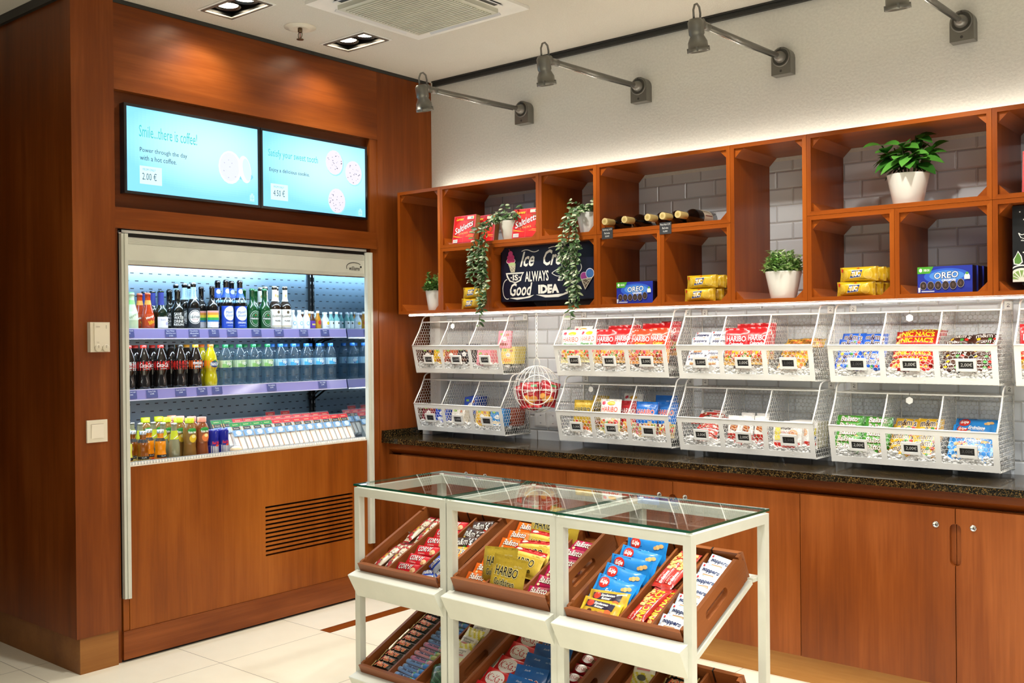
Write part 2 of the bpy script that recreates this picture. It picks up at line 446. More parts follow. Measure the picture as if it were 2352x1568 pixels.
# ------------------------------------------------------------------ ceiling fittings
WARM = C((1, .86, .66)); COOL = C((.80, .92, 1))
def downlight(hx, lab):
    x0, x1, y0, y1 = hx
    t = thing('recessed_downlight', lab, 'ceiling light', (x0, y0, ZC), 'twin recessed downlights'); w = x1-x0; h = y1-y0
    m = MB(); o = [(-.02, -.02), (w+.02, -.02), (w+.02, h+.02), (-.02, h+.02)]; i = [(.004, .004), (w-.004, .004), (w-.004, h-.004), (.004, h-.004)]
    m.ring(o, i, 'z', -.004, -.0005, 'white_metal')
    o2 = [(-.008, -.008), (w+.008, -.008), (w+.008, h+.008), (-.008, h+.008)]
    m.ring(o2, i, 'z', -.008, -.004, 'satin', C('6E665E')); m.build('bezel', t)
    m = MB()
    m.box((.0005, .0005, .0), (.006, h-.0005, .12), 'satin', C('0A0908')); m.box((w-.006, .0005, 0), (w-.0005, h-.0005, .12), 'satin', C('0A0908'))
    m.box((.006, .0005, 0), (w-.006, .006, .12), 'satin', C('0A0908')); m.box((.006, h-.006, 0), (w-.006, h-.0005, .12), 'satin', C('0A0908'))
    m.box((.0005, .0005, .12), (w-.0005, h-.0005, .13), 'satin', C('0A0908')); m.build('housing', t)
    for cx in (w*.27, w*.73):
        m = MB(); m.lathe([(.05, .05), (.054, .02), (.060, .016), (.058, .013), (.046, .024)], 'metal', C('55524E'), 24, (cx, h/2, 0))
        g = m.build('lamp_ring', t)
        m = MB(); m.disc((cx, h/2, .022), .047, (0, 0, -1), 'bulb_glow', C((1, .93, .8))); m.build('bulb', g)
    return t
downlight(HOLES[0], 'twin recessed downlight nearer the white wall, in front of the cassette unit')
downlight(HOLES[1], 'twin recessed downlight cut by the top edge of the photo')
t = thing('sprinkler_head', 'small brass sprinkler hanging from a white ceiling rosette between the downlights', 'sprinkler', (.27, -1.162, ZC))
m = MB(); m.lathe([(0, -.002), (.03, -.004), (.05, -.012), (.055, -.004), (.075, -.003), (.076, -.0005)], 'satin', C('E4DCCB'), 28); m.build('rosette', t)
m = MB(); bz = C('6E5B44')
m.lathe([(.0, -.004), (.011, -.004), (.011, -.022), (.006, -.024)], 'metal', bz, 12)
for sx in (-1, 1): m.tube([(sx*.006, 0, -.02), (sx*.014, 0, -.032), (sx*.012, 0, -.045), (sx*.003, 0, -.055)], .0022, 'metal', bz)
m.tube([(0, 0, -.02), (0, 0, -.056)], .0022, 'gloss', C('A03020')); m.lathe([(0, -.055), (.017, -.056), (.017, -.058), (0, -.058)], 'metal', bz, 14)
m.build('sprinkler', t)
# air-conditioning cassette
t = thing('air_conditioner', 'white four way ceiling cassette with a ribbed square intake grille', 'air conditioner', (.93, -1.03, ZC))
m = MB(); a = .35
m.ring([(-a, -a), (a, -a), (a, a), (-a, a)], [(-.2, -.2), (.2, -.2), (.2, .2), (-.2, .2)], 'z', -.014, -.0005, 'white_metal'); m.build('fascia', t)
m = MB(); m.box((-.25, -.25, -.034), (.25, .25, -.0145), 'cream_metal')
for k in range(26): y = -.225+k*.018; m.box((-.225, y, -.04), (.225, y+.009, -.034), 'cream_metal')
m.build('intake_grille', t)
m = MB()
for k in range(4):
    q = R(90*k, 'Z')
    m.box((-.21, .262, -.0145), (.21, .305, -.0142), 'satin', C('201E1C'), q); 
m.build('air_slot', t)
for k in range(4):
    m = MB(); q = R(90*k, 'Z') @ T(0, .30, -.016) @ R(-38, 'X'); m.box((-.22, -.05, -.004), (.22, .008, .0), 'satin', C('D6D6DA'), q); m.build('air_flap', t)

# ------------------------------------------------------------------ gallery lamps on the white wall
def gallery(x, z, lab):
    t = thing('gallery_spotlight', lab, 'wall lamp', (x, 0, z), 'grey gallery arm lamps on the white wall'); g = 'lamp_grey'
    m = MB(); pl = [(-.045, -.075), (.045, -.075), (.045, .0)]+[(.045*cos(pi*k/10), .045*sin(pi*k/10)) for k in range(1, 10)]+[(-.045, 0)]
    m.prism(pl, 'y', -.05, -.0005, g)
    q = R(90, 'X')
    m.lathe([(.042, .05), (.042, .053), (.036, .055), (.036, .0545), (0, .0545)], g, None, 24, mx=q)
    m.disc((0, -.0512, -.06), .006, (0, -1, 0), 'satin', C('3A3834'), 8); m.disc((0, -.0555, .037), .004, (0, -1, 0), 'satin', C('3A3834'), 8)
    m.build('wall_plate', t)
    m = MB(); m.lathe([(.028, .05), (.024, .065), (.015, .092), (.0, .094)], g, None, 20, mx=q); m.build('socket_cone', t)
    m = MB(); d = V((0, -.66, -.02)); m.tube([(0, -.09, 0), V((0, -.09, 0))+d], .0115, g, n=10)
    m.tube([(.0, -.12, -.014), (0, -.4, -.026), (0, -.70, -.03)], .003, 'chrome', n=5); m.build('arm', t)
    m = MB(); m.tube([(0, -.70, -.02), (0, -.765, -.022)], .016, g, n=12); m.tube([(-.02, -.772, -.022), (.02, -.772, -.022)], .017, g, n=12); m.build('swivel_joint', t)
    hd = T(0, -.80, -.022) @ R(12, 'X')
    m = MB(); m.lathe([(0, .014), (.022, .012), (.03, 0), (.03, -.045), (.026, -.052), (.037, -.075), (.038, -.1), (.041, -.1), (.041, -.112), (.033, -.112), (.03, -.09), (0, -.085)], g, None, 24, mx=hd)
    for k in range(4):
        a = pi/2*k+.4; m.box((.038*cos(a)-.004, .038*sin(a)-.004, -.112), (.038*cos(a)+.004, .038*sin(a)+.004, -.094), g, None, hd)
    h = m.build('lamp_head', t)
    m = MB(); m.disc(hd @ V((0, 0, -.087)), .028, hd.to_3x3() @ V((0, 0, -1)), 'bulb_glow', C((1, .9, .75))); m.build('bulb', h)
    m = MB(); m.tube([(0, -.79+.022*cos(a)-.004, .015+.034*sin(a)) for a in [pi*k/10 for k in range(11)]] and [(0, -.812, -.012), (0, -.815, .02), (0, -.805, .042), (0, -.788, .05), (0, -.77, .042), (0, -.762, .02), (0, -.764, -.015)], .0042, 'lamp_grey', n=8); m.build('cable_loop', t)
    ld = bpy.data.lights.new('gallery_beam', 'SPOT'); ld.energy = 26; ld.color = (1, .96, .88); ld.spot_size = radians(100); ld.spot_blend = .6; ld.shadow_soft_size = .025
    o = bpy.data.objects.new('gallery_beam', ld); col.objects.link(o); o.parent = t
    o.matrix_basis = T(0, -.815, -.14) @ R(22, 'X')
for x, z, lab in ((.715, 2.607, 'first grey arm lamp from the corner, above the leftmost cubbies'), (1.448, 2.607, 'second grey arm lamp from the corner, above the wine bottles'),
                  (2.183, 2.612, 'third grey arm lamp from the corner, above the tall plant cubby'), (2.934, 2.612, 'grey arm lamp with its head cut off by the top edge of the photo'),
                  ):
    gallery(x, z, lab)

# ------------------------------------------------------------------ counter and cabinets
m = MB(); m.box((.0005, -.4155, .824), (6.3, -.001, .851), 'granite'); 
tag(m.build('granite_worktop'), 'long black granite worktop under the wire baskets', 'worktop')
m = MB(); m.box((.001, -.4145, .8515), (.02, -.13, .891), 'granite'); m.box((.001, -.129, .8515), (.02, -.0015, .891), 'granite'); tag(m.build('granite_upstand'), 'short granite upstand against the wooden wall left of the worktop', 'upstand')
m = MB(); m.box((.026, -.385, .792), (6.3, -.3505, .8235), 'cherry_x')
m.prism([(-.385, .792), (-.3505, .792), (-.3505, .763)], 'x', .026, 6.3, 'cherry_x')
m.box((.0005, -.384, .135), (.0245, -.3505, .8235), 'cherry_z')
tag(m.build('worktop_rail'), 'long cherry rail under the granite edge, above the cabinet doors', 'rail')
m = MB(); m.box((.0005, -.352, 0), (6.3, -.1, .1045), 'oak_x'); struct(m.build('baseboard_right'))
DX = [.026, .098, .669, 1.241, 1.82, 2.403, 2.993, 3.583]
def doorleaf(parent, i, x0, x1, cutL, cutR):
    zt, zb = .76, .112; n = 8; rr = .018; za, zc = .705, .553; ox = parent.location.x
    pl = [(x0, zb), (x1, zb)]
    if cutR: pl += [(x1, zc)]+[(x1-rr*sin(pi/2*k/n), zc+rr*(1-cos(pi/2*k/n))) for k in range(1, n+1)]+[(x1-rr*cos(pi/2*k/n), za-rr+rr*sin(pi/2*k/n)) for k in range(n+1)]
    pl += [(x1, zt), (x0, zt)]
    if cutL: pl += [(x0+rr*sin(pi/2*k/n), za-rr+rr*cos(pi/2*k/n)) for k in range(n+1)]+[(x0+rr*cos(pi/2*k/n), zc+rr-rr*sin(pi/2*k/n)) for k in range(n+1)]
    q = []
    for p in pl:
        if not q or (abs(p[0]-q[-1][0])+abs(p[1]-q[-1][1])) > 1e-5: q.append(p)
    m = MB(); m.prism([(a-ox, b_) for a, b_ in q], 'y', -.387, -.3645, 'cherry_z'); d = m.build('door' if cutL or cutR else 'panel_face', parent)
    if cutL or cutR:
        lx = (x1-.066 if cutR else x0+.06)-ox
        m = MB(); k = T(lx, -.387, .697) @ R(90, 'X')
        m.lathe([(.0115, -.0005), (.0115, .003), (.009, .0045), (.0085, .003), (0, .003)], 'chrome', None, 20, mx=k)
        m.box((-.0012, -.0035, .003), (.0012, .0035, .0038), 'black_void', None, k)
        m.build('cylinder_lock', d)
        m = MB(); s_ = 1 if cutR else -1; ex = (x1 if cutR else x0)-ox
        m.box((ex-s_*rr, -.3705, zc+.002), (ex, -.3642, za-.002), 'cherry_z'); m.build('finger_pull', d)
t = thing('filler_panel', 'narrow cherry filler panel between the cooler wall and the first cabinet', 'panel', (.062, 0, 0)); doorleaf(t, 0, DX[0], DX[1]-.0015, 0, 0)
for c_, lab in ((0, 'two-door cherry base cabinet nearest the cooler'), (1, 'two-door cherry base cabinet behind the middle of the display stand'), (2, 'two-door cherry base cabinet at the right edge of the photo')):
    xa, xm, xb = DX[1+2*c_:4+2*c_]; t = thing('base_cabinet', lab, 'cabinet', ((xa+xb)/2, 0, 0), 'cherry base cabinets')
    m = MB(); ox = t.location.x; m.box((xa-ox+.0005, -.364, .1055), (xb-ox-.0005, -.353, .7625), 'cherry_x'); m.build('carcass', t)
    doorleaf(t, 0, xa+.0015, xm-.0015, 0, 1); doorleaf(t, 0, xm+.0015, xb-.0015, 1, 0)
# double sockets on the tiles
t = thing('wall_socket', 'double white wall socket on the tiles below the wire globe', 'socket', (.838, -.0008, .962))
m = MB(); m.box((-.085, -.008, -.042), (.085, 0, .042), 'gloss', C('DEDEDC')); m.build('cover_frame', t)
for sx in (-.041, .041):
    m = MB(); k = T(sx, -.008, 0) @ R(90, 'X')
    m.box((-.034, -.034, 0), (.034, .034, .004), 'gloss', C('E8E8E6'), k); m.lathe([(.024, .0042), (.021, -.002), (0, -.0025)], 'gloss', C('C8C8C6'), 24, mx=k)
    for hx in (-.0095, .0095): m.disc(k @ V((hx, 0, -.001)), .003, (0, -1, 0), 'black_void', None, 8)
    m.box((-.004, .018, .0), (.004, .022, .0045), 'chrome', None, k); m.box((-.004, -.022, 0), (.004, -.018, .0045), 'chrome', None, k)
    m.build('socket_insert', t)
# thermostat and light switch on the pier
t = thing('thermostat', 'white room thermostat with two dials on the wooden pier', 'thermostat', (.0125, -2.05, 1.413))
m = MB(); m.box((0, -.043, -.063), (.026, .043, .063), 'satin', C('D8CDB6')); m.box((.026, -.028, -.04), (.031, .034, .06), 'satin', C('DDD2BC')); m.build('casing', t)
for y, z in ((-.012, -.046), (.022, -.046)):
    m = MB(); m.lathe([(.0155, 0), (.0155, .005), (.012, .006), (0, .006)], 'satin', C('D2C7B0'), 24, mx=T(.0305, y, z) @ R(90, 'Y')); m.box((.036, y-.001, z), (.0372, y+.001, z+.012), 'satin', C('8A8070')); m.build('dial', t)
m = MB(); S = lambda u, v, l: V((.0313+l, u, v))
graphic(m, S, [('t', 'GIRA', -.012, .044, .018, .006, '9A9080'), ('e', .024, .048, .0015, .0015, '30302E', 8), ('e', .024, .043, .0015, .0015, '30302E', 8), ('e', .024, .038, .0015, .0015, '30302E', 8), ('t', '°C', -.014, -.022, .012, .005, '6A6254')], 'paper'); m.build('marking', t)
t = thing('light_switch', 'white rocker light switch on the wooden pier below the thermostat', 'light switch', (.0125, -2.058, 1.016))
m = MB(); m.ring([(-.045, -.047), (.045, -.047), (.045, .047), (-.045, .047)], [(-.028, -.03), (.028, -.03), (.028, .03), (-.028, .03)], 'x', 0, .009, 'satin', C('DCD2BC')); m.build('switch_frame', t)
m = MB(); m.box((0, -.0275, -.0295), (.013, .0275, .0295), 'satin', C('E4DAC6'), MX.Rotation(radians(3), 4, 'Y')); m.build('rocker', t)

# ------------------------------------------------------------------ two screens
def display(y0, y1, items, lab):
    z0, z1 = 2.04, 2.4335; cy = (y0+y1)/2; cz = (z0+z1)/2; w = y1-y0; h = z1-z0
    t = thing('display_screen', lab, 'screen', (0, cy, cz), 'menu screens in the niche')
    m = MB(); b = .012
    m.ring([(-w/2, -h/2), (w/2, -h/2), (w/2, h/2), (-w/2, h/2)], [(-w/2+b, -h/2+b), (w/2-b, -h/2+b), (w/2-b, h/2-b), (-w/2+b, h/2-b)], 'x', -.034, .004, 'gloss', C('16181C'))
    m.build('screen_frame', t)
    m = MB(); n = 36; W, H = w-2*b, h-2*b
    vs = [V((0, (i/n-.5)*W, (j/n-.5)*H)) for j in range(n+1) for i in range(n+1)]; fs = []; cs = []
    for j in range(n):
        for i in range(n):
            fs.append((j*(n+1)+i, j*(n+1)+i+1, (j+1)*(n+1)+i+1, (j+1)*(n+1)+i)); a, q = (i+.5)/n, (j+.5)/n
            e = max(0, 1-((a-.62)**2*2.2+(q-.62)**2*3)); cs.append(C((.47+.24*e, .78+.14*e, .93+.05*e)))
    m.add(vs, fs, 'screen_glow', cs)
    graphic(m, lambda u, v, l: V((l, u, v)), items(W, H), 'screen_glow')
    m.build('screen', t)
TEAL = '35B4B4'; INK = '15303C'
def bagicon(x, y): return [('r', x, y, .026, .03, 'A8DDF0'), ('r', x, y+.019, .012, .008, 'A8DDF0'), ('r', x, y, .003, .02, '7CC8E6'), ('r', x, y, .02, .003, '7CC8E6')]
def coffee(W, H):
    x = -W/2
    it = [('t', 'Smile...there is coffee!', x+.205, .085, .29, .052, TEAL), ('t', 'Power through the day', x+.18, .0, .235, .026, INK), ('t', 'with a hot coffee.', x+.153, -.032, .18, .022, INK),
          ('r', x+.115, -.108, .108, .08, 'BFE9F7'), ('t', 'FROM ONLY', x+.107, -.083, .062, .01, '3C8C9C'), ('t', '2.00 €', x+.108, -.113, .07, .032, '34464E')]
    it += [('e', .265, -.052, .05, .02, '6CC0E6'), ('e', .185, -.02, .064, .078, 'E4EEF6'), ('e', .182, -.018, .055, .069, 'C9CEDD'), ('e', .268, -.02, .035, .066, 'D4E8F4', 18, 10), ('e', .278, -.02, .022, .054, 'BCDDF0', 18, 10)]
    it += [('e', .182+.05*cos(k*.9)*sqrt((k % 7)/7), -.018+.062*sin(k*.9)*sqrt((k % 7)/7), .0022, .0022, 'A4A8BC', 6) for k in range(26)]
    return it+bagicon(.305, -.155)
def cookie(W, H):
    x = -W/2
    it = [('t', 'Satisfy your sweet tooth', x+.19, .078, .31, .046, TEAL), ('t', 'Enjoy a delicious cookie.', x+.165, -.002, .25, .024, INK),
          ('r', x+.1, -.108, .105, .08, 'BFE9F7'), ('t', 'FROM ONLY', x+.097, -.083, .062, .01, '3C8C9C'), ('t', '4.50 €', x+.098, -.113, .07, .032, '34464E')]
    for cx, cy in ((.12, .085), (.25, .045), (.13, -.115)):
        it += [('e', cx+.004, cy-.004, .06, .066, '8CCDEA'), ('e', cx, cy, .058, .064, 'CFCBD8')]
        for k in range(22):
            a, q = rnd.uniform(0, 6.28), sqrt(rnd.random())*.92
            it.append(('e', cx+.055*q*cos(a), cy+.06*q*sin(a), rnd.uniform(.0015, .0045), rnd.uniform(.0015, .0035), rnd.choice(['4A4A5E', '6A6A80', 'A09CB0']), 6))
    return it+bagicon(.29, -.165)
display(-1.9125, -1.2025, coffee, 'left glowing blue screen advertising a cup of coffee')
display(-1.1985, -.505, cookie, 'right glowing blue screen advertising three cookies')

# ------------------------------------------------------------------ refrigerated display
Z1, Z2, ZD = 1.446, 1.1655, .835
fr = thing('refrigerated_display', 'tall open drinks cooler with steel interior built into the cherry wall', 'cooler', (0, -1.21, .14))
FO = V((0, 1.21, -.14))
def fpart(name, m, parent=fr):
    return m.build(name, parent, T(*FO) if parent is fr else None)
m = MB(); m.box((-.51, -1.92, .8), (-.495, -.50, 1.868), 'slotted_steel'); fpart('back_panel', m)
m = MB(); m.box((-.515, -.499, .8), (-.012, -.487, 1.868), 'mirror_steel'); fpart('side_panel', m)
m = MB(); m.box((-.515, -1.935, .8), (-.012, -1.921, 1.868), 'mirror_steel'); fpart('side_panel', m)
m = MB(); m.box((-.494, -1.92, 1.868), (-.014, -.50, 1.88), 'white_metal'); fpart('roof_panel', m)
m = MB(); m.box((-.494, -1.9205, ZD-.02), (-.02, -.4995, ZD), 'satin', C('B8BCC0')); fpart('deck', m)
m = MB(); m.box((-.494, -.515, ZD+.001), (-.478, -.5025, 1.86), 'black_void')
for k in range(25): m.box((-.4778, -.512, .87+k*.04), (-.4772, -.507, .885+k*.04), 'chrome')
fpart('shelf_upright', m)
m = MB(); m.box((-.075, -1.9, 1.835), (-.045, -.52, 1.85), 'tube_glow', COOL); fpart('light_tube', m)
m = MB(); m.box((-.09, -1.915, 1.8505), (-.035, -.505, 1.867), 'white_metal'); m.box((-.034, -1.915, 1.735), (-.0145, -.505, 1.8505), 'white_metal'); fpart('light_canopy', m)
tix = {0: [(-1.80, 'Angry Mixed Spritz\n1,90€'), (-1.585, 'Save Water\nSparkling wine\n3,90€'), (-1.46, 'Clausthaler\nAlkoholfrei\n2,50€'), (-1.35, 'Bunte\n2,50€'), (-1.245, 'Maisels Weisse\n3,00€'), (-1.10, 'Heineken\n2,80€'), (-.96, 'Radeberger\n2,80€'), (-.80, 'Berentzen\n3,50€'), (-.655, 'Spirits\n3,50€')],
       1: [(-1.79, 'Coca Cola Light\n2,50€'), (-1.685, 'Coca Cola\n2,50€'), (-1.535, 'Coca Cola Zero\n2,50€'), (-1.42, 'Mezzo Mix\n2,50€'), (-1.335, 'Fanta\n2,50€'), (-1.01, 'Vio medium\n2,30€'), (-.675, 'Vio Still\n2,30€')]}
for i, z in enumerate((Z1, Z2)):
    m = MB(); m.box((-.49, -1.915, z-.018), (-.195, -.5035, z), 'satin', C('C4CCD4')); sh = fpart('shelf', m)
    m = MB(); m.tube([(-.488, -.52, z-.11), (-.40, -.52, z-.06), (-.22, -.52, z-.022)], .005, 'black_void', n=6); m.build('shelf_bracket', sh)
    m = MB(); m.prism([(-.195, z-.0185), (-.195, z+.005), (-.186, z+.005), (-.178, z-.038), (-.186, z-.042), (-.19, z-.0185)], 'y', -1.915, -.5035, 'gloss', C('8E88C2'))
    m.box((-.1945, -1.915, z+.0045), (-.1855, -.5035, z+.0075), 'gloss', C('E6E6FA')); m.box((-.187, -1.915, z-.0435), (-.1765, -.5035, z-.0385), 'gloss', C('D8D8F4'))
    rail = m.build('price_rail', sh)
    for y, st in tix[i]:
        m = MB(); nx = V((.043, 0, .008)).normalized(); e2 = V((-.008, 0, .043)).normalized(); o = V((-.1812, y, z-.0165))
        S = lambda u, v, l, o=o, nx=nx, e2=e2: o+V((0, 1, 0))*u+e2*v+nx*(l+.0012)
        ln = st.split('\n')
        it = [('r', 0, 0, .058, .036, '4A5088')]
        it += [('t', s_, 0, .012-k*.012, min(.05, .0042*len(s_)), .0075, 'E8EAF8') for k, s_ in enumerate(ln)]
        graphic(m, S, it, 'paper'); m.build('price_ticket', rail)
# shutter housing, rails, front panel
m = MB(); zt = 1.846
for k in range(7): m.box((-.012, -1.905, zt-.002-k*.0035-.003), (.0015-k*.0003, -.527, zt-.002-k*.0035), 'cream_metal')
m.box((-.012, -1.905, 1.748), (-.0005, -.527, zt-.027), 'cream_metal')
for k in range(5): m.box((-.012, -1.905, 1.7305+k*.0035), (.001, -.527, 1.7305+k*.0035+.003), 'cream_metal')
m.box((-.014, -1.905, 1.726), (.0, -.527, 1.73), 'chrome')
m.box((-.03, -1.9205, 1.847), (-.0155, -.4995, 1.884), 'black_void')  # black strip added in the gap to stop cooler light leaking out
shut = fpart('roller_shutter', m)
m = MB(); S = lambda u, v, l: V((l, -.60+u, 1.776+v))
arcs = [(.055*cos(a)*1.0-.0, .026*sin(a)+.002) for a in [pi*(1.12-.9*k/14) for k in range(15)]]
graphic(m, S, [('t', 'williams', -.0, -.003, .075, .022, '1C1C1C', {'off': .01, 'sh': .1}), ('l', arcs, .0035, '1C1C1C'), ('e', .046, .006, .006, .006, '1C1C1C', 14)], 'paper'); m.build('logo', shut)
for y0, y1, zb in ((-1.9355, -1.9075, .277), (-.5255, -.4795, .2865)):
    m = MB()
    if y0 < -1:
        m.box((-.01, y0, zb), (.012, y0+.012, 1.862), 'cream_metal'); m.box((-.01, y0+.0125, zb), (.018, y1, 1.862), 'cream_metal')
    else:
        m.box((-.01, y0+.005, zb), (.016, y0+.024, 1.862), 'cream_metal'); m.box((-.01, y0+.0245, zb), (.022, y1-.009, 1.862), 'cream_metal')
    fpart('shutter_rail', m)
# wood front with the ventilation slots
m = MB(); yl, yr, zb, zt = -1.907, -.5215, .136, .846; gy0, gy1, gz0, gz1 = -1.19, -.628, .332, .576
m.box((-.03, yl, zb), (0, gy0, zt), 'cherry_front'); m.box((-.03, gy1, zb), (0, yr, zt), 'cherry_front')
m.box((-.03, gy0, zb), (0, gy1, gz0), 'cherry_front'); m.box((-.03, gy0, gz1), (0, gy1, zt), 'cherry_front')
pan = fpart('front_panel', m)
m = MB(); n = 12; pt = (gz1-gz0)/(n-.0)
for k in range(n-1): m.box((-.012, gy0, gz0+.0095+k*(gz1-gz0-.0095)/(n-1)), (0, gy1, gz0+(k+1)*(gz1-gz0-.0095)/(n-1)), 'cherry_front')
m.box((-.029, gy0, gz0), (-.026, gy1, gz1), 'black_void'); m.build('vent_grille', pan)
m = MB(); m.box((-.03, -1.9355, .136), (-.004, -1.908, .276), 'cherry_front'); m.box((-.03, -.5205, .136), (-.004, -.4795, .286), 'cherry_front'); m.build('side_stile', pan)
# beaded lip along the front edge of the deck
m = MB(); m.box((-.02, -1.906, .8465), (.0, -.5265, .852), 'gloss', C('E8DCCB')); m.box((-.02, -1.906, .852), (-.014, -.5265, .866), 'gloss', C('A8ACB0'))
k = 0; y = -1.9
while y < -.53:
    m.box((-.013, y, .8525), (-.002, y+.0075, .864), 'gloss', C('F0EEE8')); y += .0145
fpart('front_lip', m)

# ------------------------------------------------------------------ bottles
KINDS = {}
def cyl(r, z0, th0=0, tap=None):
    def S(u, v, l):
        rr = (tap(v) if tap else r)+l; a = u/r+th0
        return V((rr*cos(a), rr*sin(a), z0+v))
    return S
def wraplabel(m, r, z0, z1, half, c, mat='paper', tap=None, n=14, lift=.0004):
    S = cyl(r, 0, 0, tap); vs = []; fs = []
    nz = 4 if tap else 1
    for j in range(nz+1):
        for i in range(n+1): vs.append(S((-1+2*i/n)*half*r, z0+(z1-z0)*j/nz, lift))
    for j in range(nz):
        for i in range(n): fs.append((j*(n+1)+i, j*(n+1)+i+1, (j+1)*(n+1)+i+1, (j+1)*(n+1)+i))
    m.add(vs, fs, mat, C(c) if isinstance(c, str) else c, True)
def bottle_kind(key, name, parts): KINDS[key] = (name, parts)
def interp(prof, z):
    for (r0_, z0), (r1, z1) in zip(prof, prof[1:]):
        if z0 <= z <= z1 and z1 > z0: return r0_+(r1-r0_)*(z-z0)/(z1-z0)
    return prof[-1][0]
def mk(key, name, prof, body, capdef, labels, mat='bottle_glass', liquid=None, n=18):
    """prof: (radius, height) outline of the body; labels: (part name, z0, z1, half angle, colour, graphics)"""
    parts = []
    m = MB(); m.lathe([(0, prof[0][1])]+prof, mat, C(body), n); parts.append(('body', m.mesh(name+'_body')))
    if liquid:
        lm, lc, lz = liquid; m = MB(); pr = [(max(r-.0018, .001), z+.0015) for r, z in prof if z < lz]; pr.append((max(interp(prof, lz)-.0018, .001), lz))
        m.lathe([(0, pr[0][1])]+pr+[(0, lz)], lm, C(lc), n); parts.append(('drink', m.mesh(name+'_drink')))
    if capdef:
        cp, cc, cm = capdef; m = MB(); m.lathe(cp+[(0, cp[-1][1])], cm, C(cc), n); parts.append(('cap', m.mesh(name+'_cap')))
    for pn, z0, z1, half, c, gr in labels:
        m = MB(); tap = lambda v: interp(prof, v); r = interp(prof, (z0+z1)/2)
        wraplabel(m, r, z0, z1, half, c, 'paper', tap)
        if gr:
            zc = (z0+z1)/2; Sx = cyl(r, 0, 0, tap); graphic(m, lambda u, v, l: Sx(u, zc+v, l+.0006), gr, 'paper')
        parts.append((pn, m.mesh(name+'_'+pn)))
    KINDS[key] = (name, parts)
def crown(z, r=.0132): return [(r*.95, z-.004), (r, z-.002), (r*.98, z+.002), (r*.8, z+.0045)]
def longneck(h, r, sh=.56, nk=.0125, sl=.80):
    return [(r*.86, 0), (r, .006), (r, h*sh)]+[(nk+(r-nk)*(.5+.5*cos(pi*k/6)), h*(sh+(sl-sh)*k/6)) for k in range(1, 7)]+[(nk*.98, h*.955), (nk*1.12, h*.958), (nk*1.12, h*.98), (nk, h)]
# soft drinks shelf (top)
BD = '14100C'
p = longneck(.17, .030, .34, .0125, .86)
mk('frost', 'mixed_drink_bottle', p, 'C6D8B0', (crown(.17), '7CC87A', 'gloss'), [('neck_label', .118, .138, pi, '8FD07A', None), ('label', .045, .085, .9, 'DDE6CC', [('t', 'spritz', 0, 0, .042, .014, '6E8E4E', {'rot': 30})])], 'ceramic')
p = longneck(.17, .0295, .30, .0125, .86)
mk('orange', 'mixed_drink_bottle', p, 'B8380C', (crown(.17), 'E07048', 'gloss'), [('neck_label', .118, .139, pi, 'E89A40', None), ('label', .02, .075, .9, 'C2420E', [('t', 'Mango', -.0, .012, .04, .014, 'F4F0E0', {'rot': 22, 'off': .02}), ('t', 'lifo', .006, -.01, .03, .018, 'F0C020', {'rot': 22, 'off': .02})])])
p = longneck(.186, .03, .44, .013, .70)
mk('piccolo', 'sparkling_wine_bottle', p, '0E2412', None, [('foil', .118, .187, pi, '2A3484', None), ('label', .01, .062, 1.1, 'E4E2E8', [('e', .012, -.006, .008, .008, 'B8B4D0'), ('t', 'Sekt', -.006, .012, .024, .008, '8A88A8')])])
p = longneck(.19, .030, .50, .0135, .72)
mk('riesling', 'wine_bottle', p, '10140E', (crown(.19, .0145), '1A2018', 'gloss'), [('label', .012, .085, 1.25, '12140F', [('t', 'SAVE', -.006, .027, .034, .015, 'F0F0EA', {'off': .02}), ('t', 'WATER', 0, .010, .048, .015, 'F0F0EA', {'off': .02}), ('t', 'DRINK', 0, -.007, .046, .013, 'F0F0EA', {'off': .02}), ('t', 'RIESLING', 0, -.022, .05, .011, 'F0F0EA', {'off': .02})])])
p = longneck(.226, .0305, .54, .0125, .76)
mk('clausthaler', 'beer_bottle', p, '100D0A', (crown(.226), 'C8CCCC', 'metal'), [('neck_label', .150, .208, pi, 'A8CBDC', [('t', 'CLAUSTHALER', 0, 0, .05, .007, '3A5068', {'rot': 90})]), ('label', .012, .106, 1.2, '2A3038', [('e', 0, .004, .032, .034, 'F0F0EC', 24), ('e', 0, .004, .029, .031, '2A3038', 24), ('e', 0, .004, .026, .028, 'F0F0EC', 24), ('t', 'CLAUSTHALER', 0, .004, .05, .011, '20262E', {'off': .02}), ('t', 'ORIGINAL', 0, -.008, .03, .005, 'C03A2A')])])
p = longneck(.212, .0295, .54, .0125, .74)
mk('bunte', 'beer_bottle', p, '120E0B', (crown(.212), '22201E', 'gloss'), [('label', .012, .095, 1.25, 'F4F2F0', [('r', 0, .0365, .068, .0085, 'EFA0A0'), ('r', 0, .0265, .068, .0115, 'E8923C'), ('r', 0, .0145, .068, .0125, 'ECD23C'), ('r', 0, .002, .068, .0125, '3CA654'), ('r', 0, -.0085, .068, .0085, '2A7CC0'), ('t', 'BUNTE', 0, -.026, .056, .018, 'E7A9CC', {'off': .05}), ('t', 'BUNTE', 0, -.026, .054, .016, 'FFFFFF', {'off': .03})])])
p = longneck(.247, .0335, .54, .0135, .80)
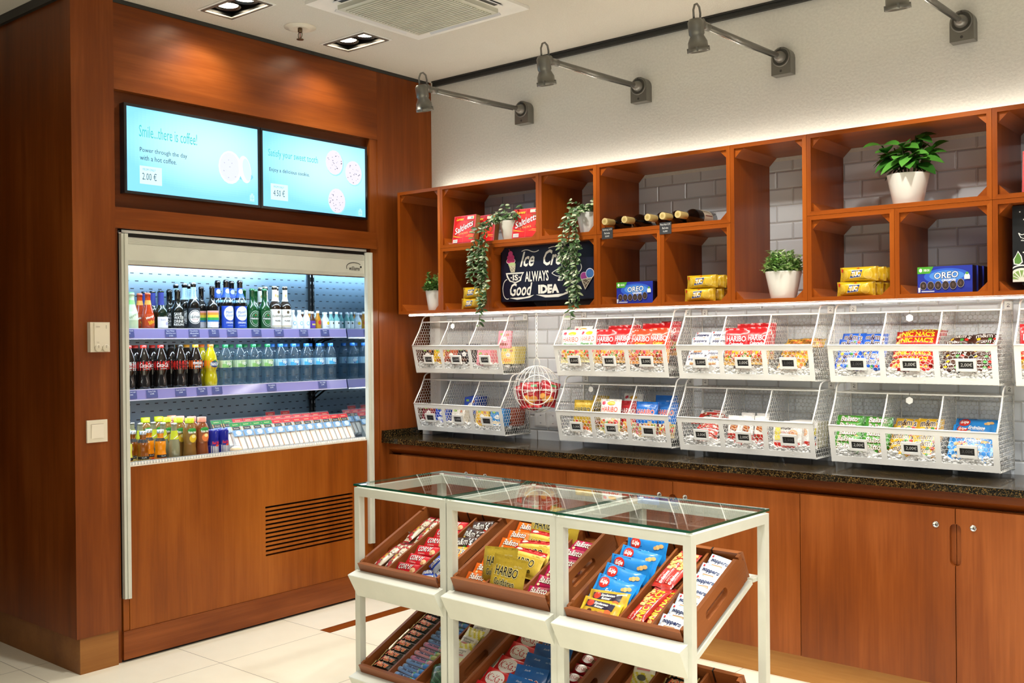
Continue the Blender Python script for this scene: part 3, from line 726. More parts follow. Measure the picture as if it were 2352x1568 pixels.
mk('weisse', 'beer_bottle', p, '120E0C', (crown(.247), '26201C', 'gloss'), [('neck_label', .162, .212, pi, '2450B0', [('e', 0, .008, .012, .012, 'CFE0F4')]), ('shoulder_label', .138, .150, pi, '9CCBE8', None), ('label', .010, .120, 1.35, '1C46B4', [('e', 0, .018, .031, .036, 'E4E6EC', 24), ('t', "Maisel's", 0, .026, .046, .014, '3A5AA8', {'rot': 8, 'sh': .3}), ('t', 'Weisse', 0, .008, .042, .013, '3A5AA8', {'rot': 8, 'sh': .3}), ('t', 'ORIGINAL', 0, -.028, .044, .009, 'F0F0F0', {'off': .02}), ('t', 'naturtrüb', 0, -.042, .03, .006, 'C8D8F0')])])
p = longneck(.208, .0300, .50, .0125, .76)
mk('green_beer', 'beer_bottle', p, '0C4420', (crown(.208), '2E7A48', 'gloss'), [('label', .012, .100, 1.2, '0C4A22', [('e', 0, .002, .029, .040, 'DCE6DC', 24), ('e', 0, .002, .027, .038, '0C4A22', 24), ('e', 0, .002, .021, .031, 'DCE6DC', 24), ('e', 0, .002, .0195, .0295, '12602C', 24), ('r', 0, .003, .056, .014, '0A2A14'), ('t', 'Heineken', 0, .003, .05, .010, 'F0F4F0', {'off': .02}), ('t', '★', 0, .02, .010, .009, 'D02020')])])
p = longneck(.224, .0335, .54, .0130, .72)
mk('radler', 'beer_bottle', p, '24160C', (crown(.224), 'D8CC9C', 'gloss'), [('neck_label', .150, .21, pi, 'E6E4D8', [('e', 0, 0, .005, .008, 'B8A060')]), ('label', .012, .108, 1.25, 'E8E6E0', [('t', 'Radeberger', 0, .012, .058, .017, '6A5E48', {'sh': .3, 'rot': 5}), ('e', .004, .033, .007, .008, '5A4A30'), ('t', 'PILSNER', 0, -.012, .03, .007, '3A342A', {'off': .02}), ('r', 0, -.04, .062, .003, 'B09A58')])])
def mini(key, body, cap, lab, gr, r=.0175, h=.1):
    pp = [(r*.9, 0), (r, .004), (r, h*.58), (r*.5, h*.76), (r*.46, h*.88)]
    mk(key, 'miniature_bottle', pp, body, ([(r*.52, h*.88), (r*.52, h)], cap, 'gloss'), [('label', h*.1, h*.5, 1.3, lab, gr)] if lab else [], n=14)
mini('mini_white', 'E0E8F0', 'E8ECF0', 'EEF2F6', [('e', 0, .004, .011, .012, '8CC0DC', 6), ('e', 0, .004, .007, .008, 'E8F0F4', 6)], .021, .106)
mini('mini_brown', '4A2A18', 'D8D8DC', '5A3A9C', [('r', 0, 0, .02, .008, 'D8C060')])
mini('mini_gold', 'B87A10', 'E0DCD0', 'C08A14', [('e', .004, .01, .011, .012, 'C8342A')], .0175, .104)
mini('mini_jar', 'C8D4DC', 'D4D8E0', 'E4E8EC', [('e', .003, .008, .010, .009, 'E6C828'), ('t', 'Klarer', 0, -.01, .022, .006, '485878')], .023, .097)
mini('mini_teal', '6AA8A8', 'D8E0E4', 'DCE6E8', [('e', .003, .008, .005, .005, '30302E')])
# middle shelf
def contour(h, r):
    return [(r*.70, 0), (r*.92, h*.025), (r*.98, h*.09), (r*.93, h*.18), (r*.84, h*.28), (r*.85, h*.36), (r*.95, h*.42), (r, h*.46), (r, h*.62), (r*.97, h*.66), (r*.80, h*.76), (r*.55, h*.86), (r*.40, h*.92)]
def cola(key, lab, capc, drink, gr, nm='cola_bottle'):
    h = .212; pr = contour(h, .0325)
    mk(key, nm, pr, '181210' if drink is None else drink, ([(.0145, h*.925), (.0148, h*.99)], capc, 'satin'), [('label', h*.44, h*.63, pi, lab, gr)], 'bottle_glass')
script = lambda c: [('t', 'Coca-Cola', 0, .003, .062, .021, c, {'sh': .35, 'off': .012}), ('r', 0, -.014, .03, .002, c)]
cola('cola', 'C41E1C', 'C22418', None, script('F6F2EE'))
cola('cola_light', 'D0CFCF', 'B02A20', None, script('C02020'))
cola('cola_zero', 'C82018', '1A1412', None, script('2A0C08'))
cola('mix', 'E6641A', 'E09A1C', None, [('t', 'mezzo', .0, .007, .046, .015, '1A120E', {'off': .05}), ('t', 'mix', .002, -.008, .034, .015, '1A120E', {'off': .05}), ('t', 'mezzo', .0, .007, .044, .013, 'FFFFFF', {'off': .02}), ('t', 'mix', .002, -.008, .032, .013, 'FFFFFF', {'off': .02})], 'soda_bottle')
h = .212; r = .0325
mk('orange_soda', 'soda_bottle', [(r*.75, 0), (r*.95, .012), (r, .035), (r*.9, .06), (r*.78, .078), (r*.92, .092), (r, .1), (r*.98, .135), (r*.8, .162), (r*.5, .185), (r*.42, .195)], 'C8B814', ([(.0145, h*.925), (.0148, h*.99)], 'E8741C', 'satin'), [('label', .094, .132, pi, 'EE8A18', [('e', .002, 0, .024, .016, '16306E'), ('t', 'FANTA', .002, 0, .042, .017, 'FFFFFF', {'off': .03}), ('e', .004, .017, .008, .004, '3A9A34')])])
def water(key, capc, c1, c2, leafc):
    h = .21; r = .0315
    pr = [(r*.8, 0), (r, .008), (r, .03), (r*.965, .034), (r, .038), (r*.965, .05), (r, .054), (r, .09), (r, .135), (r*.98, .15), (r*.75, .175), (r*.45, .19), (r*.42, .194)]
    mk(key, 'water_bottle', pr, '7E9EB4', ([(.0145, .192), (.0148, .208)], capc, 'satin'),
       [('label', .093, .129, pi, c1, [('r', -.012, -.008, .03, .018, c2), ('p', [(-.012, .012), (.016, .016), (.022, .002), (.012, -.016), (-.006, -.008)], leafc), ('t', 'ViO', .006, .001, .028, .014, 'FFFFFF', {'off': .03, 'sh': .15})])], 'pet', n=16)
water('water_green', '167848', 'C8DCB4', '8CC070', '0E8038')
water('water_blue', '2A78D0', 'B4DCF0', '4AB0E4', '1450B4')
# deck
jp = [(.024, 0), (.026, .006), (.026, .045), (.0235, .055), (.0225, .07), (.0245, .085), (.023, .105), (.014, .122), (.0125, .132), (.0145, .134), (.0145, .142)]
def juice(key, body, lab2, gr): mk(key, 'juice_bottle', jp, body, ([(.0155, .141), (.0158, .157)], 'C4C8CC', 'metal'), [('neck_label', .106, .120, pi, '1E1E20', None), ('label', .008, .046, pi, lab2, [('r', 0, .012, .06, .013, '1C1C1E'), ('t', 'Saft', 0, .013, .022, .006, 'D8D8D0')]+gr)])
juice('juice_apple', '8A4A0A', 'D6CC88', [('e', .008, -.008, .006, .006, 'F0ECD8')])
juice('juice_orange', 'EE9210', 'EA8A1C', [('e', .004, -.006, .007, .007, 'D83A20'), ('e', .014, -.008, .006, .006, 'B8C02C'), ('e', -.008, -.008, .007, .006, '7A6A4A')])
juice('juice_pear', 'D8D858', 'E0A040', [('e', .002, -.006, .008, .008, 'E0602C')])
tp = [(.022, 0), (.0255, .006), (.0255, .075), (.024, .09), (.0165, .13), (.0125, .16), (.0125, .172)]
mk('tonic', 'tonic_bottle', tp, '8E8F72', (crown(.178, .0135), 'C8CCC8', 'metal'), [('neck_label', .108, .148, 1.6, 'C8D62A', [('r', .006, -.002, .022, .004, 'F0E060', 35), ('r', -.002, -.010, .022, .003, 'F4F4F0', 35)])], 'bottle_glass')
tp = [(.026, 0), (.0315, .008), (.031, .03), (.027, .075), (.028, .09), (.031, .105), (.031, .15), (.024, .168), (.018, .176)]
def tea(key, body, capc, fruit): mk(key, 'iced_tea_bottle', tp, body, ([(.0205, .177), (.021, .2)], capc, 'satin'), [('label', .085, .155, .95, '8A6A34' if key == 'tea_lemon' else '9A5A30', [('e', 0, .022, .022, .012, '2E9A40'), ('t', 'fuze tea', 0, .016, .036, .012, 'FFFFFF', {'off': .03}), ('e', .004, -.014, .018, .019, fruit, 20), ('e', .006, -.004, .010, .008, 'F4E8A0')])])
tea('tea_lemon', '8A6430', 'CFE02A', 'E8C428'); tea('tea_peach', '8A4A28', 'F09A84', 'EE8444')
cp = [(.022, 0), (.0265, .006), (.0265, .128), (.0235, .137), (.023, .137), (.022, .134)]
mk('energy_can', 'drink_can', cp, '1E2490', None, [('label', .008, .062, pi, 'BFC2CC', [('r', -.04, 0, .03, .052, '1E2490'), ('r', .04, 0, .03, .052, '1E2490')]), ('lettering', .06, .085, .7, '20269A', [('t', 'Red Bull', 0, .003, .036, .013, 'E02430', {'off': .03}), ('e', .006, -.010, .010, .005, 'E04830')])], 'gloss')
m = MB(); m.disc((0, 0, .1345), .0225, (0, 0, 1), 'metal', C('C8CCD0')); KINDS['energy_can'][1].append(('lid', m.mesh('can_lid')))

def put(key, mx, label, cat, group=None):
    name, parts = KINDS[key]
    t = thing(name, label, cat, mx, group)
    for pn, me in parts: link(pn, me, t)
    return t
ORD = ['', 'first', 'second', 'third', 'fourth', 'fifth', 'sixth', 'seventh', 'eighth', 'ninth', 'tenth', 'eleventh', 'twelfth', 'thirteenth', 'fourteenth']
def nth(i, n):
    if n == 1: return ''
    return 'leftmost ' if i == 0 else ('rightmost ' if i == n-1 else ORD[i+1]+' from left ')
def row(items, x, z, where, shelfname):
    cnt = {}
    for k, y in items: cnt[k] = cnt.get(k, 0)+1
    seen = {}
    for k, y in items:
        i = seen.get(k, 0); seen[k] = i+1; n = cnt[k]; d, cat = DESC[k]
        o = {0: 'leftmost', n-1: 'rightmost'}.get(i, (ORD[i+1]+' from left'))
        lab = f"{d}, {o+' of these ' if n > 1 else ''}in {where} of {shelfname}"
        put(k, T(x+rnd.uniform(-.003, .003), y, z) @ R(rnd.uniform(-18, 6), 'Z'), lab, cat, d+'s')
DESC = {'frost': ('frosted green bottle', 'bottle'), 'orange': ('orange-red spritz bottle', 'bottle'), 'piccolo': ('blue-foiled sparkling wine bottle', 'bottle'), 'riesling': ('black wine bottle with white capitals', 'bottle'),
        'clausthaler': ('beer bottle with pale blue neck', 'bottle'), 'bunte': ('beer bottle with rainbow label', 'bottle'), 'weisse': ('beer bottle with blue label', 'bottle'), 'green_beer': ('green beer bottle', 'bottle'), 'radler': ('brown beer bottle with white label', 'bottle'),
        'mini_white': ('white miniature bottle', 'bottle'), 'mini_brown': ('brown miniature bottle', 'bottle'), 'mini_gold': ('golden miniature bottle', 'bottle'), 'mini_jar': ('miniature with yellow dot', 'bottle'), 'mini_teal': ('teal miniature bottle', 'bottle'),
        'cola': ('red-labelled cola bottle', 'bottle'), 'cola_light': ('silver-labelled cola bottle', 'bottle'), 'cola_zero': ('black-capped cola bottle', 'bottle'), 'mix': ('orange-labelled dark soda bottle', 'bottle'), 'orange_soda': ('yellow soda bottle', 'bottle'),
        'water_green': ('green-capped water bottle', 'bottle'), 'water_blue': ('blue-capped water bottle', 'bottle'), 'juice_apple': ('amber apple juice bottle', 'bottle'), 'juice_orange': ('orange juice bottle', 'bottle'), 'juice_pear': ('pale yellow juice bottle', 'bottle'),
        'tonic': ('clear tonic bottle', 'bottle'), 'tea_lemon': ('yellow-capped iced tea bottle', 'bottle'), 'tea_peach': ('pink-capped iced tea bottle', 'bottle'), 'energy_can': ('blue silver drink can', 'can')}
top = 'top cooler shelf'; mid = 'middle cooler shelf'
A1 = [('frost', -1.757), ('orange', -1.672), ('piccolo', -1.605), ('riesling', -1.518), ('clausthaler', -1.433), ('bunte', -1.328), ('weisse', -1.245), ('weisse', -1.163), ('green_beer', -1.092), ('green_beer', -1.016), ('radler', -.953), ('radler', -.886),
      ('mini_white', -.833), ('mini_white', -.79), ('mini_white', -.745), ('mini_brown', -.705), ('mini_gold', -.664), ('mini_jar', -.616), ('mini_teal', -.572), ('mini_teal', -.535)]
row(A1, -.228, Z1, 'front row', top)
row([('frost', -1.757), ('orange', -1.672), ('piccolo', -1.605), ('riesling', -1.518), ('clausthaler', -1.433), ('bunte', -1.34), ('weisse', -1.245), ('weisse', -1.163), ('green_beer', -1.092), ('green_beer', -1.016), ('radler', -.953), ('radler', -.886), ('mini_white', -.81), ('mini_brown', -.71), ('mini_gold', -.664), ('mini_jar', -.616), ('mini_teal', -.56)], -.302, Z1, 'second row', top)
row([('orange', -1.672), ('piccolo', -1.605), ('riesling', -1.518), ('clausthaler', -1.433), ('clausthaler', -1.36), ('green_beer', -1.055), ('radler', -.93)], -.376, Z1, 'third row', top)
A2 = [('cola_light', -1.774), ('cola', -1.698), ('cola', -1.611), ('cola_zero', -1.51), ('mix', -1.425), ('orange_soda', -1.34)]+[('water_green', -1.256+.085*k) for k in range(4)]+[('water_blue', -.916+.0845*k) for k in range(5)]
row(A2, -.228, Z2, 'front row', mid)
row(A2, -.302, Z2, 'second row', mid)
row([(k, y) for k, y in A2 if k in ('cola', 'cola_zero', 'mix', 'cola_light')], -.376, Z2, 'third row', mid)
dk_ = 'cooler bottom deck'
row([('juice_pear', -1.879), ('juice_apple', -1.802), ('juice_orange', -1.717), ('tonic', -1.647), ('tea_lemon', -1.566), ('tea_peach', -1.501), ('energy_can', -1.443), ('energy_can', -1.385)], -.062, ZD, 'front row', dk_)
row([('juice_pear', -1.879), ('juice_apple', -1.815), ('juice_orange', -1.735), ('tonic', -1.662), ('tea_lemon', -1.582), ('tea_peach', -1.512), ('energy_can', -1.45)], -.13, ZD, 'second row', dk_)
row([('juice_apple', -1.87), ('juice_apple', -1.80), ('tonic', -1.735), ('tonic', -1.67), ('tea_lemon', -1.60), ('tea_peach', -1.53)], -.2, ZD, 'third row', dk_)
row([('tonic', -1.86), ('tonic', -1.8), ('tonic', -1.74), ('tea_lemon', -1.67), ('tea_lemon', -1.60), ('tea_peach', -1.53)], -.268, ZD, 'fourth row', dk_)
# sandwiches in clear wedge packs lying back against one another
def wedge(topc):
    W, H, D = .0605, .155, .042
    parts = []
    m = MB()   # bread: two slices with filling, triangular in side view
    for a, b_, c in ((-.5, -.12, 'EEE6DA'), (-.12, -.04, 'A86A4A'), (-.04, .04, 'D8C8A0'), (.04, .5, 'ECE4D6')):
        m.prism([(.006, -.004), (.10, -.004), (.006, -D+.004)], 'x', a*W*.9, b_*W*.9, 'matte', C(c))
    parts.append(('bread', m.mesh('sandwich_bread')))
    m = MB(); m.prism([(0, 0), (H, 0), (H-.01, -.006), (0, -D)], 'x', -W/2, W/2, 'clear_wrap', C('FFFFFF')); parts.append(('wrapper', m.mesh('sandwich_wrapper')))
    m = MB(); S = lambda u, v, l: V((u, v, .0006+l))
    graphic(m, S, [('r', 0, .138, W, .022, topc), ('t', 'Sandwich', 0, .138, .03, .006, 'E8D8A0'), ('r', 0, .117, W*.72, .017, '3A362E'), ('t', 'Frisch', 0, .117, .026, .006, 'E0DCD0'), ('r', -.025, .115, .004, .026, 'C89A50'), ('r', .025, .115, .004, .026, 'C89A50'), ('r', 0, .09, W*.9, .034, '6F95BA'), ('e', .004, .092, .016, .013, 'C4D8E8'), ('t', 'Classic', -.002, .079, .03, .005, 'F0F4F8')], 'paper')
    parts.append(('label', m.mesh('sandwich_label'))); return parts
KINDS['sw_green'] = ('packed_sandwich', wedge('1C7A34')); KINDS['sw_red'] = ('packed_sandwich', wedge('B82028'))
y = -1.262; i = 0
for i in range(12):
    k = 'sw_green' if i < 4 else 'sw_red'; yy = -1.262+i*.0632
    put(k, T(-.07, yy, ZD+.024) @ R(90, 'Z') @ R(58, 'X') @ T(0, 0, .0), f"wedge sandwich pack with {'green' if i < 4 else 'red'} top strip, {ORD[i+1] if i < 4 else ORD[i-3]} such from left in front row", 'sandwich', 'front row of packed sandwiches')
for i in range(12):
    k = 'sw_green' if i < 2 else 'sw_red'; yy = -1.275+i*.0632
    put(k, T(-.21, yy, ZD+.03) @ R(90, 'Z') @ R(58, 'X'), f"wedge sandwich pack with {'green' if i < 2 else 'red'} top strip, {ORD[i+1] if i < 2 else ORD[i-1]} such from left in second row", 'sandwich', 'second row of packed sandwiches')
for i, yy in enumerate((-.84, -.74)):
    put('sw_red', T(-.40, yy, ZD+.02) @ R(90, 'Z') @ R(80, 'X'), f"sandwich pack standing upright at the back of the cooler, {'left' if i == 0 else 'right'} of two", 'sandwich', 'upright sandwiches at the cooler back')
t = thing('bread_roll', 'pale wrapped bread roll lying between the drink cans and the sandwiches', 'bread roll', (-.055, -1.318, ZD))
m = MB(); m.ball((0, 0, .024), .03, 'matte', C('D8BC8C'), 14, 8, (1.0, 1.1, .75)); m.build('bread', t)
m = MB(); m.ball((0, 0, .026), .034, 'clear_wrap', C('FFFFFF'), 14, 8, (1.0, 1.12, .76), .03); m.build('wrapper', t)

# ------------------------------------------------------------------ packages: bags, bars, boxes
def bagmesh(name, w, h, t, paint, items, seal='tb', mat='film', nx=16, ny=18, wr=.0012, seed=0, stand=False):
    """pillow pack in its own frame: x across, y up, +z the printed face"""
    q = random.Random(seed); ph = [(q.uniform(0, 6), q.uniform(20, 70), q.uniform(20, 70), q.uniform(-1, 1)) for _ in range(4)]
    def Z(u, v):
        a, b_ = abs(2*u/w), abs(2*v/h)
        if seal == 'lr': a, b_ = b_, a
        bb = min(1, b_/.86)
        base = sqrt(max(0, 1-min(1, a/.98)**2.6))*(max(0, 1-bb**3.2))**.62
        if stand: base *= .35+.65*min(1, (.5-v/h)*1.6)
        wz = sum(sin(p+u*fx*3+v*fy*3*s_) for p, fx, fy, s_ in ph)*.25
        return t/2*base, wz*wr*(.35+bb)
    def S(u, v, l):
        z, wz = Z(u, v); return V((u*(1-.03*(1-min(1, abs(2*v/h)))), v, z+wz+l))
    m = MB(); n1 = (nx+1)*(ny+1)
    vs = []; fs = []; cs = []
    for side in (1, -1):
        for j in range(ny+1):
            for i in range(nx+1):
                u, v = (i/nx-.5)*w, (j/ny-.5)*h; z, wz = Z(u, v); vs.append((u*(1-.03*(1-min(1, abs(2*v/h)))), v, side*z+wz))
    for side in (0, 1):
        for j in range(ny):
            for i in range(nx):
                f = (j*(nx+1)+i, j*(nx+1)+i+1, (j+1)*(nx+1)+i+1, (j+1)*(nx+1)+i)
                if side: f = tuple(k+n1 for k in reversed(f))
                fs.append(f); cs.append(C(paint((i+.5)/nx-.5, (j+.5)/ny-.5)))
    m.add(vs, fs, mat, cs, True)
    it = []
    for k in items:                                           # graphics are given in fractions of the pack
        k = list(k)
        if k[0] in 'tre': k[2 if k[0] == 't' else 1] *= w; k[3 if k[0] == 't' else 2] *= h; k[4 if k[0] == 't' else 3] *= w; k[5 if k[0] == 't' else 4] *= h
        elif k[0] == 'd': k[1] *= w; k[3] *= w; k[2] *= h; k[4] *= h
        elif k[0] in 'pl': k[1] = [(a*w, b_*h) for a, b_ in k[1]]
        it.append(tuple(k))
    graphic(m, lambda u, v, l: S(u, v, l+.0004), it, mat)
    return m.mesh(name)
def boxmesh(name, w, h, t, c, items, mat='paper', side=None, top=None, extra=None):
    m = MB(); b_ = .0012
    pl = [(-w/2+b_, -h/2), (w/2-b_, -h/2), (w/2, -h/2+b_), (w/2, h/2-b_), (w/2-b_, h/2), (-w/2+b_, h/2), (-w/2, h/2-b_), (-w/2, -h/2+b_)]
    n = 8; vs = [(a, q, z) for z in (-t/2, t/2) for a, q in pl]
    m.add(vs, [tuple(range(n, 2*n))], mat, C(c)); m.add(vs, [tuple(reversed(range(n)))], mat, C(c))
    sd = C(side or c)
    m.add(vs, [(i, (i+1) % n, (i+1) % n+n, i+n) for i in range(n)], mat, [C(top or side or c) if i == 4 else sd for i in range(n)])
    it = []
    for k in items:
        k = list(k)
        if k[0] in 'tre': k[2 if k[0] == 't' else 1] *= w; k[3 if k[0] == 't' else 2] *= h; k[4 if k[0] == 't' else 3] *= w; k[5 if k[0] == 't' else 4] *= h
        elif k[0] == 'd': k[1] *= w; k[3] *= w; k[2] *= h; k[4] *= h
        elif k[0] in 'pl': k[1] = [(a*w, q*h) for a, q in k[1]]
        it.append(tuple(k))
    graphic(m, lambda u, v, l: V((u, v, t/2+l)), it, mat)
    if extra: extra(m, w, h, t)
    return m.mesh(name)
PK = {}          # key -> (object name, mesh, half thickness)
def bag(key, name, w, h, t, paint, items, **kw): PK[key] = (name, bagmesh(name+'_pack', w, h, t, paint, items, seed=len(PK), **kw), t/2)
def boxp(key, name, w, h, t, c, items, **kw): PK[key] = (name, boxmesh(name+'_pack', w, h, t, c, items, **kw), t/2)
def lay(key, mx, label, cat, group=None):
    name, me, _ = PK[key]
    return tag(link(name, me, None, mx), label, cat, group)
CANDY = ['C8281E', 'E8C020', 'E88A2A', '3C9A3A', 'F0E8D0', 'D8506A', '7A3018', 'E04830']
def outlined(st, cx, cy, w, h, c, o, **op):
    a = dict(op); a['off'] = .055; b_ = dict(op); b_['off'] = .012
    return [('t', st, cx, cy, w*1.04, h*1.14, o, a), ('t', st, cx, cy, w, h, c, b_)]
def gummy(key, c, low, txt, txto, extra=(), w=.115, h=.165, t=.03, logo='HARIBO', **kw):
    pt = lambda u, v: c if v > -.12+.05*sin(u*7) else low
    it = [('d', -.42, -.40, .42, -.13, 46, .0075, CANDY)]+outlined(logo, 0, .2, .78, .15, txt, txto)+list(extra)
    bag(key, 'gummy_bag', w, h, t, pt, it, **kw)
gummy('g_red', 'B8141C', 'D8B070', 'F4F0EC', 'A01018', [('t', 'Colorado', 0, .06, .6, .09, 'F4F0EC', {'sh': .2, 'off': .03})])
gummy('g_orange', 'E0401E', 'E0A060', 'F8F4F0', 'B82018', [('t', 'Color', 0, .06, .5, .08, 'F4E060', {'sh': .2, 'off': .03})])
gummy('g_white', 'E8E6E0', 'E4D8A0', 'E0341E', 'F4F0E8', [('e', -.32, .38, .10, .06, 'D83A50', 5), ('e', .05, .38, .2, .06, 'F0B42A'), ('t', 'Phantasia', 0, .05, .7, .08, '3A8A3A', {'sh': .2, 'off': .03})])
gummy('g_blue', '1468C0', 'C8B488', 'D8281E', 'F4F0EC', [('t', 'zum Teilen', .24, .33, .34, .05, 'D8E4F4'), ('t', 'Happy Cola', 0, .05, .6, .08, 'F0F0F0', {'off': .03})])
gummy('g_gold', 'C2A030', 'C0A040', '181410', 'E8DCA0', [('t', 'Goldbären', 0, .06, .7, .1, '181410', {'off': .02})], mat='foil')
bag('g_lie', 'gummy_bag', .148, .10, .03, lambda u, v: 'B81E1C' if v > .36 else ('C8A83A' if v < .2 else 'D8BC50'), [('e', -.34, .43, .09, .05, 'F0E8D8'), ('t', 'zum Teilen', .28, .28, .22, .05, '6A5410')]+outlined('HARIBO', 0, .0, .66, .26, '18130C', 'E8DCA0')+[('t', 'Goldbären', 0, -.26, .6, .15, '18130C', {'off': .03})], mat='foil')
bag('g_big', 'gummy_bag', .152, .128, .034, lambda u, v: 'B89A30' if v > -.42 else 'B02018', [('t', 'zum Teilen', .28, .3, .22, .05, 'D8CC90')]+outlined('HARIBO', 0, .12, .66, .24, '18130C', 'D8CC90')+outlined('Goldbären', 0, -.16, .6, .17, '18130C', 'D8CC90')+[('t', 'Fruchtgummi', -.12, -.44, .5, .05, 'F0D0A0')], mat='foil', stand=True)
bag('g_bluebig', 'gummy_bag', .14, .12, .03, lambda u, v: '0E5AA0' if v > -.3 else '1468B8', [('t', 'zum Teilen', .28, .36, .22, .05, 'A8CCE8')]+outlined('HARIBO', 0, .0, .7, .24, 'C8342A', 'F0EDE8')+[('t', 'Saft', -.1, .36, .2, .05, 'D0D8E0', {'sh': .3})], stand=True)
def bar(key, name, w, h, t, c, ce, items, **kw):
    bag(key, name, w, h, t, lambda u, v: ce if abs(u) > .43 else c, items, seal='lr', nx=20, ny=10, **kw)
for k, c, c2 in (('b_orange', 'E8701C', 'D85A12'), ('b_magenta', 'B81450', '8E0E3A'), ('b_green', '3A8A1E', '2A701A')):
    bar(k, 'cereal_bar', .116, .046, .02, c, c2, outlined('Balisto', -.02, .12, .62, .48, 'F8F2E6', '6A2A14', sh=.25)+[('e', .28, -.26, .08, .14, '5A2A14'), ('e', .3, -.22, .05, .1, 'E0B878'), ('e', -.3, -.28, .06, .1, 'F0D8A0')])
bar('b_corny', 'cereal_bar', .122, .046, .018, 'D01A28', 'B01420', outlined('CORNY', -.05, .14, .6, .44, 'F8F4EE', '3A1A10', sh=.2, rot=2)+[('e', .3, -.05, .09, .2, 'E8C090'), ('e', .26, -.2, .06, .14, 'C89060'), ('t', 'Classic', -.14, -.27, .3, .12, 'F4E0D0')])
bar('b_mars', 'chocolate_bar', .105, .03, .022, '1A120C', 'B09A60', outlined('Mars', 0, 0, .66, .68, 'D83A1A', 'E8C890', sh=.35))
bar('b_kit', 'chocolate_bar', .14, .08, .014, 'D01C22', 'B81820', [('e', -.08, .06, .32, .36, 'F4EEE6', 24), ('t', 'KitKat', -.08, .06, .54, .36, 'C0141C', {'sh': .15, 'off': .0}), ('r', .33, -.08, .16, .42, '8A5A3A', -8), ('r', .33, .02, .14, .05, 'B88A5A', -8), ('r', .33, -.1, .14, .05, 'B88A5A', -8), ('r', .05, -.36, .24, .12, '6A3A20', 8)])
bar('b_chunky', 'chocolate_bar', .088, .036, .022, 'B81620', '8E1018', [('e', -.1, .0, .3, .42, 'F0E8E0', 20), ('t', 'KitKat', -.1, .0, .5, .4, 'B0121A', {'sh': .15, 'off': .0}), ('r', .26, -.1, .2, .4, '7A4A2C', -6)])
bar('b_noppers', 'wafer_pack', .088, .058, .02, 'E0E4EA', 'B8C8E0', [('p', [(-.43, .1), (-.2, .46), (.43, .46), (.43, .3)], '6E9AD0'), ('t', 'noppers', .02, .06, .74, .24, '1A2A5A', {'sh': .2, 'off': .035}), ('r', .02, -.24, .44, .22, 'B07A4A', 4), ('r', .02, -.2, .4, .05, 'E8D4B0', 4), ('e', -.36, .34, .05, .07, 'D02830')])
bar('b_ultje', 'nut_bag', .158, .084, .022, '1E80CC', '1C8CDC', [('p', [(-.44, .46), (.0, .46), (-.1, .1), (-.44, .0)], '123C86'), ('e', -.26, .2, .14, .22, 'C8281E', 20), ('t', 'ültje', -.26, .2, .2, .24, 'F6F0E8', {'sh': .2, 'off': .03}), ('t', 'Erdnüsse', .06, -.08, .4, .18, 'F4F4F2', {'sh': .2, 'off': .03}), ('t', 'geröstet & gesalzen', .08, -.2, .34, .07, 'DCE8F4'), ('e', .3, .2, .05, .09, 'E0B878'), ('e', .37, .26, .05, .08, 'D8A868'), ('e', .25, .16, .04, .07, 'D0A060'), ('e', -.32, -.3, .05, .08, 'D8B078'), ('e', -.24, -.32, .05, .08, 'C89858'), ('e', -.1, -.34, .06, .09, 'E0B878'), ('e', .16, -.36, .05, .08, 'D8A868')])
bar('b_student', 'nut_bag', .15, .07, .022, 'C8A024', 'E0B42A', [('r', -.02, .16, .72, .34, '2A2038'), ('e', -.26, .18, .1, .16, 'C8381E'), ('t', 'Studenten', .02, .22, .36, .13, 'F4F0E8', {'sh': .2, 'off': .03}), ('t', 'futter', .0, .07, .24, .13, 'F4F0E8', {'sh': .2, 'off': .03}), ('e', -.2, -.2, .06, .1, '5A2A14'), ('e', .1, -.24, .08, .12, 'D8804A'), ('e', .25, -.1, .08, .12, 'D8683A'), ('e', -.02, -.26, .07, .1, '8A5A2A')])
bar('b_nuts', 'nut_bar', .17, .042, .024, 'BC2A1E', '9E1E18', [('r', -.33, .0, .16, .8, 'A81818'), ('t', 'Erdnüsse', -.26, -.12, .3, .26, 'F4F0EA', {'off': .03}), ('t', 'Lorenz', -.32, .22, .16, .16, 'F0E0C0', {'sh': .3}), ('d', -.05, -.36, .44, .36, 40, .006, ['E0B468', 'D8A458', 'ECC880', 'C88E44'])])
bar('b_nicnac', 'nut_bar', .17, .042, .024, 'B8281C', '9A1C18', [('t', "NIC NAC'S", 0, 0, .74, .56, 'E4E02A', {'off': .03}), ('d', -.46, -.3, -.36, .3, 8, .005, ['E0B468', 'ECC880'])])
bar('b_waffle', 'wrapped_waffle', .165, .034, .022, 'C8B8A0', '8E1420', [('r', 0, .22, .7, .3, '9E2028'), ('t', 'HANUTA', 0, -.02, .34, .34, 'D8B420', {'off': .03}), ('d', -.4, -.4, .4, .4, 24, .006, ['F4EEE0', '7A3A20', 'B82028', '4A8A5A'])])
def mmpack(key, c, c2, w=.1, h=.062):
    bar(key, 'candy_pack', w, h, .028, c, c2, outlined("m&m's", 0, .06, .76, .5, '3A2014' if c != '46261A' else 'F4F0EA', 'F4F0EA' if c != '46261A' else '2A140C')+[('e', .3, -.3, .07, .1, 'C8281E'), ('e', -.28, -.3, .07, .1, 'E8B81E'), ('e', .12, -.34, .07, .1, '3A9A3A')])
mmpack('m_blue', '1A5CC8', '1450B4'); mmpack('m_brown', '46261A', '3A1E14'); mmpack('m_yellow', 'D8A818', 'C89410')
bag('m_mini', 'candy_pack', .06, .05, .024, lambda u, v: '1848C0' if v > -.2 else 'B8C0CC', outlined('m&m', 0, .1, .7, .4, 'F4F0EA', '3A2014'))
